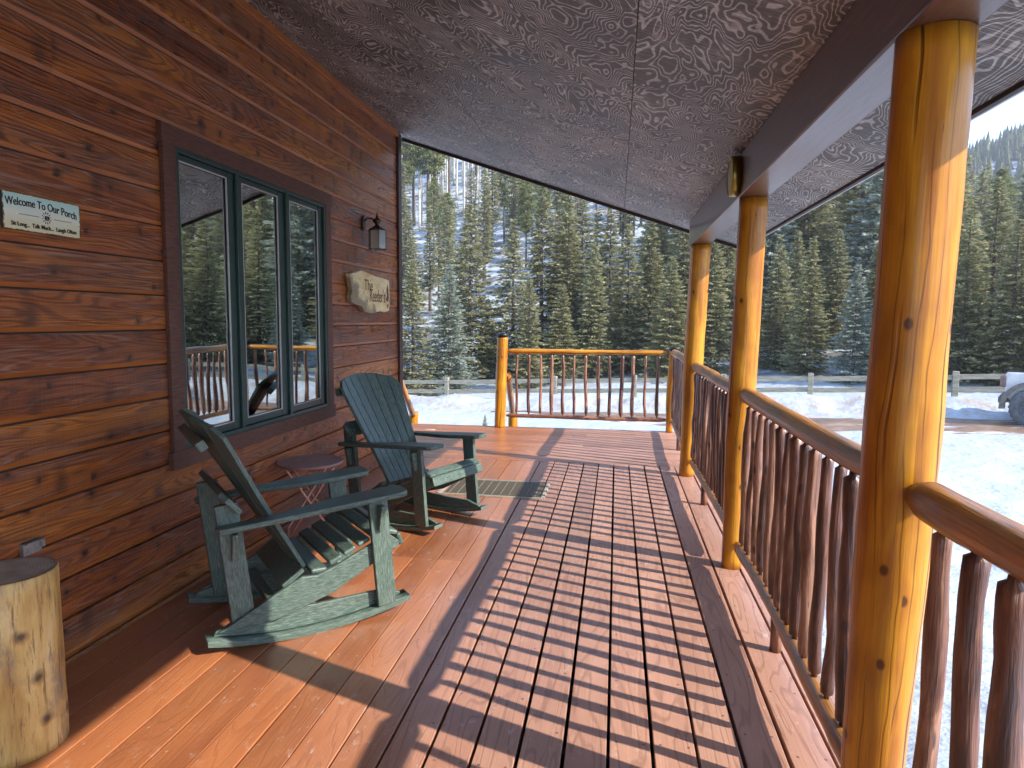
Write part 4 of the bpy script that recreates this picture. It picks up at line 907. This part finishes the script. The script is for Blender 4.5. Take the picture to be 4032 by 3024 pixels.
# mat
dm = empty('door_mat', (-0.99, 5.68, 0), label='rectangular brown ribbed mat with pale border lying on the deck by the far chair', cat='mat')
cor = [Vector((-1.412, 5.955, 0)), Vector((-0.562, 5.937, 0)), Vector((-0.561, 5.397, 0)), Vector((-1.435, 5.421, 0))]; cor = [c - Vector((-0.99, 5.68, 0)) for c in cor]
mb = MB(); mb.box((0, 0, 0.005), (0.80, 0.49, 0.008)); mb.build('tread', M['matbrown'], dm)
mb = MB()
for i in range(11): mb.box((-0.36 + 0.072 * i, 0, 0.0105), (0.0022, 0.48, 0.002))
mb.build('wire_grid', M['matedge'], dm); mb = MB()
for a, b in ((cor[0], cor[1]), (cor[3], cor[2])): mb.beam(a + VZ * .007, b + VZ * .007, 0.018, 0.012)
for a, b in ((cor[0], cor[3]), (cor[1], cor[2])): mb.beam(a + VZ * .0075 + (b - a) * 0.03, b + VZ * .0075 - (b - a) * 0.03, 0.026, 0.012)
mb.build('border', M['matedge'], dm)
mb = MB(); mb.tube([(-0.075, 0.0, 0.004), (-0.03, -0.004, 0.005), (0.03, -0.002, 0.005), (0.066, 0.006, 0.004)], 0.003, 6); mb.box((0.07, 0.007, 0.005), (0.012, 0.01, 0.008)); o = mb.build('cable_tie', M['zip'], loc=(-2.39, 8.6, 0)); tag(o, 'small white plastic cable tie lying on the far boards beyond the chair', 'cable tie')

# ------------------------------------------------------------------ fence
def fpt(az):
    d = Vector((sin(radians(az)), cos(radians(az)))); n = FN; t = FA.dot(n) / d.dot(n); return d * t
fen = empty('wooden_fence', (FA.x, FA.y, -1.8), label='weathered grey wooden rail fence running along the road in front of the trees', cat='fence')
org = Vector((FA.x, FA.y, -1.8)); azs = [-30.5, -22.6, -14.05, -5.02, -0.05 + 1.6, 8.6, 15.0, 20.0, 24.38, 29.4, 35.0, 41.0]
def ftop(p): return -0.69 + (0.10 + 0.69) * ((p - FA).dot(FD) / (FB - FA).length)
P = []
for az in azs:
    p = fpt(az); zt = ftop(p); P.append((p, zt)); g = ground(p.x, p.y)
    mb = MB(); mb.box(Vector((p.x, p.y, (zt + g - 0.4) / 2)) - org, (zt - g + 0.4, 0.15, 0.13), (VZ, Vector((FD.x, FD.y, 0)), Vector((FN.x, FN.y, 0)))); mb.build('post', M['grey_wood'], fen, bevel=0.01)
for (a, za), (b, zb) in zip(P, P[1:]):
    for dz in (0.17, 0.50, 0.84):
        mb = MB(); o = R.uniform(-0.015, 0.015); mb.beam(Vector((a.x, a.y, za - dz + o)) - org, Vector((b.x, b.y, zb - dz + R.uniform(-0.015, 0.015))) - org, 0.05, 0.14); mb.build('rail', M['grey_wood'], fen)

# ------------------------------------------------------------------ parked truck
def truck():
    ax = Vector((0.86, -0.51, 0)).normalized(); base = Vector((9.05, 16.40, 0)); base.z = ground(base.x, base.y) + 0.0
    root = empty('parked_truck', base, atan2(ax.y, ax.x), label='dusty white pickup truck with big off-road tyres, its rear end at the right edge', cat='truck')
    # local: x forward, y left. near side (camera side) is -y
    Wd = 0.80; mb = MB()
    mb.prism([(-0.52, 0.62), (-0.40, 0.52), (1.10, 0.52), (1.10, 1.19), (-0.53, 1.19), (-0.56, 1.12), (-0.56, 0.80)], (0, 0.9, 0), VX, VZ, -VY, 1.56); mb.build('bed', M['whitepaint'], root, bevel=0.03)
    mb = MB(); mb.box((0.30, 0.9, 1.20), (1.62, 1.50, 0.03)); mb.build('bed_cover', M['carglass'], root, bevel=0.01)
    mb = MB(); mb.prism([(1.12, 0.50), (4.35, 0.50), (4.40, 1.02), (4.2, 1.15), (3.05, 1.20), (2.95, 1.22), (1.12, 1.22)], (0, 0.9, 0), VX, VZ, -VY, 1.56); mb.build('body', M['whitepaint'], root, bevel=0.04)
    mb = MB(); mb.prism([(1.14, 1.225), (2.98, 1.225), (2.65, 1.78), (1.22, 1.80)], (0, 0.9, 0), VX, VZ, -VY, 1.44); mb.build('cab_glass', M['carglass'], root, bevel=0.05)
    mb = MB(); mb.box((1.93, 0.9, 1.81), (1.55, 1.46, 0.06)); mb.build('roof', M['whitepaint'], root, bevel=0.02)
    mb = MB(); mb.box((-0.60, 0.9, 0.56), (0.14, 1.50, 0.15)); mb.build('bumper', M['fender'], root, bevel=0.03)
    for y in (0.16, 1.64):
        mb = MB(); mb.box((-0.595, y, 0.98), (0.11, 0.15, 0.26)); mb.build('tail_light', M['tail'], root, bevel=0.03)
    for x in (-0.03, 3.45):
        for y, s in ((0.10, -1), (1.70, 1)):
            mb = MB(); n = 14; a0, a1 = radians(-5), radians(185); pin = [(0.50 * cos(a0 + (a1 - a0) * i / n), 0.50 * sin(a0 + (a1 - a0) * i / n)) for i in range(n + 1)]; pout = [(0.60 * cos(a0 + (a1 - a0) * i / n) * 1.02, 0.585 * sin(a0 + (a1 - a0) * i / n)) for i in range(n + 1)]
            for i in range(n):
                q = [pin[i], pout[i], pout[i + 1], pin[i + 1]]; mb.prism(q, (x, y - s * 0.03 + s * 0.02, 0.42), VX, VZ, -VY, 0.24, r=0.3)
            mb.build('fender_flare', M['fender'], root)
            wh = MB(); A = (VX, VZ, Vector((0, s, 0))) if s < 0 else (VX, -VZ, Vector((0, s, 0)))
            A = (VX, VZ * (1 if s < 0 else -1), Vector((0, s, 0)))
            wh.lathe([(0.24, -0.12), (0.395, -0.11), (0.42, -0.07), (0.42, 0.09), (0.395, 0.125), (0.30, 0.14), (0.245, 0.125), (0.235, 0.10)], (x, y, 0.42), 44, axis=A)
            for k in range(26):
                a = 2 * pi * k / 26
                for zz in (-0.05, 0.075): wh.box(Vector((x, y, 0.42)) + A[0] * cos(a) * 0.418 + A[1] * sin(a) * 0.418 + A[2] * zz, (0.05, 0.075, 0.03), (A[0] * -sin(a) + A[1] * cos(a), A[2], A[0] * cos(a) + A[1] * sin(a)))
            to = wh.build('wheel', M['tyre'], root); rm = MB(); rm.lathe([(0.235, 0.08), (0.24, 0.118), (0.215, 0.112), (0.20, 0.07), (0.06, 0.085), (0.05, 0.10), (0.01, 0.10)], (x, y, 0.42), 36, axis=A)
            for k in range(12):
                a = 2 * pi * k / 12; d = A[0] * cos(a) + A[1] * sin(a); c = Vector((x, y, 0.42)); rm.beam(c + d * 0.05 + A[2] * 0.095, c + d * 0.205 + A[2] * 0.11, 0.018, 0.03, up=A[2])
            rm.build('rim', M['rim'], to)
truck()

# ------------------------------------------------------------------ trees
def spruce_meshes(seed, H=10.0, Rr=1.9, levels=52, per=9, dens=1.0, fol='spruce', start=0.03, pw=0.75, leaf=0.205, sparse=0.0):
    rn = random.Random(seed); cr = MB(); tr = MB(); V = cr.v
    tr.tube([Vector((0.05 * noise.noise(Vector((t * 2, seed, 0))), 0.05 * noise.noise(Vector((t * 2, seed, 5))), H * t)) for t in [i / 12 for i in range(13)]], [max(0.012, 0.17 * (H / 10) * (1 - i / 12) ** 0.85) for i in range(13)], 8, r=0.5)
    lop = rn.uniform(0, 6.28)
    for li in range(levels):
        t = start + (1 - start) * (li / levels) ** 0.95; z = H * t
        nb = max(3, int(per * (0.55 + 0.45 * (1 - t)))); a0 = rn.uniform(0, 6.28)
        for b in range(nb):
            if rn.random() < sparse: continue
            a = a0 + 2 * pi * b / nb + rn.uniform(-0.35, 0.35)
            L = Rr * (1 - t) ** pw * rn.uniform(0.62, 1.15) * (1 + 0.12 * cos(a - lop)) + 0.10
            if t < start + 0.08: L *= rn.uniform(0.6, 1.0)
            dr = rn.uniform(-0.32, -0.02) * (1.1 - t) + 0.22 * t * t + (0.3 if t > 0.93 else 0); zz = z + rn.uniform(-0.12, 0.12)
            ca, sa = cos(a), sin(a); tone0 = rn.uniform(-0.15, 0.15)
            tip = Vector((ca * L, sa * L, zz + dr * L)); tr_r = 0.018 * (1 - t) + 0.005
            if b % 2 == 0: tr.tube([Vector((0, 0, zz)), Vector((ca * L * .5, sa * L * .5, zz + dr * L * .62)), tip], [tr_r, tr_r * .7, tr_r * .3], 3, cap=False, r=0.4)
            ns = max(6, int(L * 30 * dens))
            for k in range(ns):
                q = (k + rn.random()) / ns; q = 0.12 + 0.88 * q ** 0.8; side = rn.choice((-1, 1)); w = (0.36 * L * (1.08 - q) + 0.05) * rn.random() ** 0.7 * side
                p = Vector((ca * L * q - sa * w, sa * L * q + ca * w, zz + dr * L * (q * (1.25 - 0.25 * q)) - abs(w) * 0.28 + rn.uniform(-0.05, 0.05)))
                d = Vector((ca - sa * side * rn.uniform(0.2, 1.1), sa + ca * side * rn.uniform(0.2, 1.1), rn.uniform(-0.35, 0.45))).normalized()
                sd_ = Vector((rn.uniform(-1, 1), rn.uniform(-1, 1), rn.uniform(-0.4, 0.4))); sd_ = (sd_ - d * sd_.dot(d)).normalized()
                ll = leaf * rn.uniform(0.8, 1.5); ww = ll * rn.uniform(0.28, 0.5); i0 = len(V)
                V.append(p - d * ll * 0.5); V.append(p + sd_ * ww * 0.5); V.append(p + d * ll * 0.5); V.append(p - sd_ * ww * 0.5)
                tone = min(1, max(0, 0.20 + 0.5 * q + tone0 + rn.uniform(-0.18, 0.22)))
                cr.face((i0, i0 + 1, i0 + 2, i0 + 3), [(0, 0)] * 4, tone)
    return cr.mesh('crown', M[fol]), tr.mesh('trunk', M['trunk'])
def pine_meshes(seed, H=11.0):
    rn = random.Random(seed); cr = MB(); tr = MB()
    tr.tube([Vector((0.12 * noise.noise(Vector((t * 2, seed, 0))), 0.12 * noise.noise(Vector((t * 2, seed, 5))), H * t)) for t in [i / 12 for i in range(13)]], [max(0.02, 0.15 * (1 - i / 12) ** 0.7) for i in range(13)], 7, r=0.5)
    for k in range(26):   # dead twigs on the bare stem
        z = H * rn.uniform(0.12, 0.55); a = rn.uniform(0, 6.28); L = rn.uniform(0.3, 0.9); tr.tube([Vector((0, 0, z)), Vector((cos(a) * L, sin(a) * L, z - 0.15 * L))], [0.014, 0.005], 3, cap=False)
    for li in range(30):
        t = 0.42 + 0.58 * li / 30; z = H * t
        for b in range(6):
            a = rn.uniform(0, 6.28); L = 1.5 * (sin(pi * min(1, (t - 0.36) / 0.66)) ** 0.6 * 0.9 + 0.1) * rn.uniform(0.5, 1.1)
            if t > .9: L *= 0.55
            tip = Vector((cos(a) * L, sin(a) * L, z + 0.22 * L)); tr.tube([Vector((0, 0, z)), tip], [0.02, 0.006], 3, cap=False)
            for c in range(3):
                cc = Vector((cos(a) * L * (0.5 + .25 * c), sin(a) * L * (0.5 + .25 * c), z + 0.22 * L + rn.uniform(-.1, .15)))
                for k in range(18):
                    d = Vector((rn.gauss(0, 1), rn.gauss(0, 1), rn.gauss(0.4, 0.9))).normalized(); p = cc + d * rn.uniform(0.05, 0.30); sdv = d.cross(Vector((rn.gauss(0, 1), rn.gauss(0, 1), rn.gauss(0, 1)))).normalized(); ll = rn.uniform(0.16, 0.28); ww = ll * 0.32; i0 = len(cr.v)
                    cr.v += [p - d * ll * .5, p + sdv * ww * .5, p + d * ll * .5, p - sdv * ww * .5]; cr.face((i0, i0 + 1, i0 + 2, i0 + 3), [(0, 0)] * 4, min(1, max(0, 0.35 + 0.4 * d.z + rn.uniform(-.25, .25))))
    return cr.mesh('crown', M['pine']), tr.mesh('trunk', M['trunk'])
def bare_meshes(seed, H=13.0, mat='aspen', r0=0.11, nb=46, start=0.35):
    rn = random.Random(seed); cr = MB(); tr = MB(); P = lambda t: Vector((0.25 * noise.noise(Vector((t * 1.5, seed, 0))), 0.25 * noise.noise(Vector((t * 1.5, seed, 5))), H * t))
    tr.tube([P(i / 14) for i in range(15)], [max(0.015, r0 * (1 - i / 14) ** 0.6) for i in range(15)], 8, r=0.5)
    for k in range(nb):
        t = start + (0.98 - start) * rn.random(); z = H * t; a = rn.uniform(0, 6.28); L = rn.uniform(0.5, 1.5) * (1.15 - t); up = rn.uniform(0.4, 1.1); d = Vector((cos(a), sin(a), up)).normalized(); q = P(t)
        cr.tube([q, q + d * L], [0.018 * (1.2 - t), 0.006], 3, cap=False, r=rn.random())
        for j in range(6):
            s_ = q + d * L * rn.uniform(0.3, 1); e = s_ + (d + Vector((rn.gauss(0, .7), rn.gauss(0, .7), rn.gauss(0.2, .5)))).normalized() * rn.uniform(0.2, 0.6); cr.tube([s_, e], [0.008, 0.004], 3, cap=False, r=rn.random())
    return cr.mesh('crown', M['twig']), tr.mesh('trunk', M[mat])
PROTO = dict(
    spruce=[spruce_meshes(s, 10, rr, fol='spruce', pw=pw) for s, rr, pw in ((1, 2.5, .85), (2, 2.1, .8), (3, 2.9, .9), (4, 2.3, .75), (5, 1.9, .7), (6, 2.7, .95))],
    blue=[spruce_meshes(s, 10, rr, fol='blue', pw=.8) for s, rr in ((11, 2.7), (12, 2.4))],
    thin=[spruce_meshes(s, 10, rr, 44, 7, 1.15, 'spruce', st, .65, sparse=.12) for s, rr, st in ((21, 1.25, .22), (22, 1.4, .28), (23, 1.15, .15))],
    pine=[pine_meshes(s) for s in (31, 32)],
    aspen=[bare_meshes(s) for s in (41, 42, 43)],
    snag=[bare_meshes(51, 9, 'trunk', 0.10, 60, 0.15)])
NAME = dict(spruce='spruce_tree', blue='blue_spruce_tree', thin='slender_spruce_tree', pine='pine_tree', aspen='aspen_tree', snag='dead_tree')
CATN = dict(spruce='spruce', blue='spruce', thin='spruce', pine='pine', aspen='aspen', snag='dead tree')
TREES = []
def tree(kind, az, D, h, label, group, vi=None, lean=0):
    x, y = D * sin(radians(az)), D * cos(radians(az)); z = ground(x, y) - 0.12
    vi = len(TREES) if vi is None else vi; cm, tm = PROTO[kind][vi % len(PROTO[kind])]; sc = h / (10.0 if kind in ('spruce', 'blue', 'thin') else 11.0 if kind == 'pine' else 13.0 if kind == 'aspen' else 9.0)
    root = empty(NAME[kind], (x, y, z), R.uniform(0, 6.28), label=label, cat=CATN[kind], group=group)
    if lean: root.rotation_euler = (lean, 0, root.rotation_euler.z)
    wsc = sc * R.uniform(0.92, 1.12); root.scale = (wsc, wsc, sc)
    for nm, m in (('trunk', tm), ('crown', cm)):
        o = bpy.data.objects.new(nm, m); COL.objects.link(o); o.parent = root
    TREES.append((x, y)); return root
G1 = 'spruces right behind the fence'; G2 = 'trees on the snowy slope'
def az_of(px): # image x of the photograph (4032 wide) -> azimuth at about the horizon
    d = FW + RT * ((px - 2016) / 2700) + UP * ((1512 - 1235) / 2700); return math.degrees(atan2(d.x, d.y))
def front(kind, px, D, topy, label, vi=None):
    az = az_of(px); d = FW + RT * ((px - 2016) / 2700) + UP * ((1512 - topy) / 2700); z = 1.45 + D * d.z / sqrt(d.x ** 2 + d.y ** 2)
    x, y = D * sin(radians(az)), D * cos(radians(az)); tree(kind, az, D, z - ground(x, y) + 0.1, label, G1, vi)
FRONT = [('spruce', 1625, 27.5, 1020, 'yellow-green spruce right beside the cabin corner'), ('blue', 1770, 28, 1040, 'silvery blue spruce second from the cabin corner'),
 ('spruce', 1850, 31, 805, 'tall dense spruce left of the capped stair post with a narrow top'), ('spruce', 1925, 34, 1180, 'dark spruce behind the left railing post'),
 ('spruce', 2085, 27.5, 1090, 'mid-green spruce just right of the capped stair post'), ('spruce', 2020, 31, 860, 'tall spruce with open top above the capped stair post'),
 ('spruce', 2130, 33, 720, 'very tall dark spruce above the left end of the far railing'), ('spruce', 2235, 33, 760, 'tall twin-topped spruce above the far railing, left one'), ('spruce', 2290, 35, 775, 'tall twin-topped spruce above the far railing, right one'),
 ('spruce', 2215, 28.5, 1120, 'smaller spruce in front of the twin-topped pair'), ('spruce', 2340, 29, 960, 'yellowish spruce above the middle of the far railing'), ('spruce', 2400, 33, 800, 'tall spruce under the low end of the gable edge'),
 ('spruce', 2470, 30, 880, 'broad spruce above the right half of the far railing'), ('spruce', 2560, 31, 860, 'full olive spruce left of the farthest log post'), ('spruce', 2640, 28.5, 1010, 'olive spruce half hidden by the farthest log post'), ('spruce', 2690, 34, 870, 'dark spruce behind the beam end'),
 ('spruce', 2800, 29, 905, 'grey-green spruce between the two far log posts, left one'), ('spruce', 2860, 34, 850, 'grey-green spruce between the two far log posts, right one'),
 ('spruce', 3060, 30, 925, 'narrow spruce just right of the second log post'), ('spruce', 3190, 28.5, 930, 'dark full spruce right of the second log post'), ('blue', 3370, 27, 1035, 'pale silvery spruce left of the nearest post'), ('spruce', 3290, 34, 900, 'dark spruce behind the silvery one'), ('spruce', 3440, 31, 960, 'dark spruce partly behind the nearest log post'),
 ('spruce', 3560, 29, 850, 'spruce hidden behind the nearest log post'), ('spruce', 3700, 31, 800, 'spruce at the right edge of the nearest log post'), ('spruce', 3800, 27.5, 790, 'big dark spruce right of the nearest post'), ('spruce', 3900, 30, 700, 'tallest pointed spruce at the right edge of the view'), ('spruce', 3990, 27, 860, 'spruce behind the parked truck'),
 ('spruce', 4110, 29, 760, 'spruce beyond the truck outside the frame edge'), ('spruce', 4250, 27, 800, 'second spruce beyond the truck to the right'), ('blue', 4420, 28, 900, 'third spruce beyond the truck, silvery'), ('spruce', 4640, 27, 800, 'fourth spruce beyond the truck to the right'), ('spruce', 4900, 29, 800, 'fifth spruce beyond the truck to the right'),
 ('spruce', 1500, 29, 900, 'spruce hidden by the cabin corner'), ('spruce', 3130, 33, 905, 'dark spruce filling the gap right of the second log post')]
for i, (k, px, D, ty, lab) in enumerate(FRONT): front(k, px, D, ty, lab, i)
rr = random.Random(5); cnt = 0; ORD = ['nearer', 'middle', 'higher', 'topmost']
MARKS = [(1560, 'hidden by the cabin'), (1680, 'by the cabin corner'), (1800, 'above the blue spruce'), (1930, 'above the tiny sapling'), (2040, 'above the capped stair post'), (2200, 'above the left far railing'), (2350, 'above the middle far railing'), (2500, 'right of the twin-topped spruces'),
         (2640, 'above the right far railing'), (2780, 'behind the farthest post'), (2900, 'between the two far posts'), (3020, 'behind the second post'), (3200, 'just right of the second post'), (3330, 'left of the silvery spruce'), (3440, 'above the silvery spruce'), (3840, 'behind the nearest post'), (3950, 'right of the nearest post'), (4060, 'above the truck'), (99999, 'beyond the truck')]
def scatter(n, az0, az1, D0, D1, kinds, hs, mind, lab):
    c = 0; tries = 0
    while c < n and tries < n * 40:
        tries += 1; az = rr.uniform(az0, az1); D = sqrt(rr.uniform(D0 ** 2, D1 ** 2)); x, y = D * sin(radians(az)), D * cos(radians(az))
        if any((x - a) ** 2 + (y - b) ** 2 < mind ** 2 for a, b in TREES): continue
        k = rr.choice(kinds); h = rr.uniform(*hs); px = 2016 + 2700 * math.tan(radians(az + 8.6)); sz = ('small', 'middling', 'tall')[min(2, int(3 * (h - hs[0]) / (hs[1] - hs[0])))]
        wh = [w for lim, w in MARKS if px < lim][0]
        tree(k, az, D, h, '%s ' % sz + lab % {'k': {'spruce': 'dark green spruce', 'thin': 'slender spruce', 'pine': 'yellow-green pine', 'blue': 'grey-green spruce', 'aspen': 'pale bare aspen', 'snag': 'leafless dead tree'}[k]} + ', ' + wh, G2 + (' (%s)' % CATN[k])); c += 1
scatter(26, -24, 4, 38, 58, ['thin', 'thin', 'snag', 'spruce', 'thin'], (6, 10), 1.6, '%(k)s low on the slope')
scatter(14, -26, -9, 55, 74, ['thin', 'pine', 'snag'], (6.5, 9.5), 2.0, '%(k)s among the open trunks')
scatter(46, -9, 6, 58, 85, ['thin', 'pine', 'pine', 'thin', 'snag'], (7, 10.5), 2.0, '%(k)s halfway up the slope')
scatter(70, -20, -8, 78, 108, ['aspen', 'aspen', 'aspen', 'aspen', 'pine'], (14, 19), 1.2, '%(k)s at the slope top')
scatter(50, -10, 14, 78, 125, ['pine', 'spruce', 'thin'], (11, 15), 2.6, '%(k)s high on the slope')
scatter(36, 3, 24, 36, 62, ['spruce', 'thin', 'spruce', 'blue'], (8, 12), 2.6, '%(k)s behind the front row')
scatter(26, 12, 45, 40, 95, ['spruce', 'spruce', 'pine'], (9, 13), 3.4, '%(k)s in the valley woods')
# far wooded mountain: one mass
def far_forest():
    mb = MB(); rn = random.Random(9); n = 0
    def cone(x, y, z, h, w):
        tone = rn.random() * 0.7
        for lv in range(5):
            zb = z + h * (0.05 + 0.18 * lv); zt = zb + h * 0.32; rr_ = w * (1 - lv * 0.185) * rn.uniform(.8, 1.2); k = len(mb.v); m = 7; a0 = rn.random() * 6
            for j in range(m): q = a0 + 2 * pi * j / m; rj = rr_ * rn.uniform(0.65, 1.2); mb.v.append(Vector((x + cos(q) * rj, y + sin(q) * rj, zb + rn.uniform(-.3, .3))))
            mb.v.append(Vector((x, y, min(zt, z + h))))
            for j in range(m): mb.face((k + j, k + (j + 1) % m, k + m), [(0, 0)] * 3, min(1, tone + rn.uniform(-.1, .3)))
    for i in range(10000):
        az = rn.uniform(6, 48); D = 235 + 600 * rn.random() ** 0.75
        x, y = D * sin(radians(az)), D * cos(radians(az)); h = rn.uniform(7, 12.5); cone(x, y, ground(x, y) - 0.5, h, h * 0.17)
    for i in range(2600):
        az = rn.uniform(-34, 8); D = 150 + 160 * rn.random()
        x, y = D * sin(radians(az)), D * cos(radians(az)); h = rn.uniform(9, 15); cone(x, y, ground(x, y) - 0.5, h, h * 0.15)
    o = mb.build('mountain_forest', M['far']); tag(o, 'dense conifer forest covering the distant mountainside', 'forest', kind='stuff')
far_forest()
# thin mountain air
def haze():
    t = bpy.data.materials.new('air'); t.use_nodes = True; n = t.node_tree.nodes; n.clear(); o = n.new('ShaderNodeOutputMaterial'); v = n.new('ShaderNodeVolumePrincipled')
    v.inputs['Color'].default_value = (0.86, 0.91, 0.97, 1); v.inputs['Density'].default_value = 0.0008; v.inputs['Anisotropy'].default_value = 0.2; t.node_tree.links.new(v.outputs[0], o.inputs['Volume'])
    mb = MB(); mb.box((0, 0, 82), (2300, 2300, 214)); tag(mb.build('haze', t), kind='stuff')
haze()
# saplings in the snow
sm = spruce_meshes(61, 10, 2.6, 16, 6, 0.35, 'spruce', 0.08, .9, leaf=0.9)
def sapling(px, py, D, h, lab, mesh):
    d = FW + RT * ((px - 2016) / 2700) + UP * ((1512 - py) / 2700); k = D / sqrt(d.x ** 2 + d.y ** 2); x, y = d.x * k, d.y * k
    root = empty('sapling', (x, y, ground(x, y) - 0.03), 0.7, label=lab, cat='sapling'); root.scale = (h / 10,) * 3
    for nm, m in (('trunk', mesh[1]), ('crown', mesh[0])): o = bpy.data.objects.new(nm, m); COL.objects.link(o); o.parent = root
sapling(1910, 1630, 17.5, 0.42, 'tiny green spruce sapling poking out of the snow left of the capped stair post', sm)
sapling(2105, 1680, 14.5, 0.42, 'thin twiggy sapling in the snow under the far railing', bare_meshes(62, 9, 'trunk', 0.10, 30, 0.15))
print('objects', len(bpy.data.objects), 'trees', len(TREES))
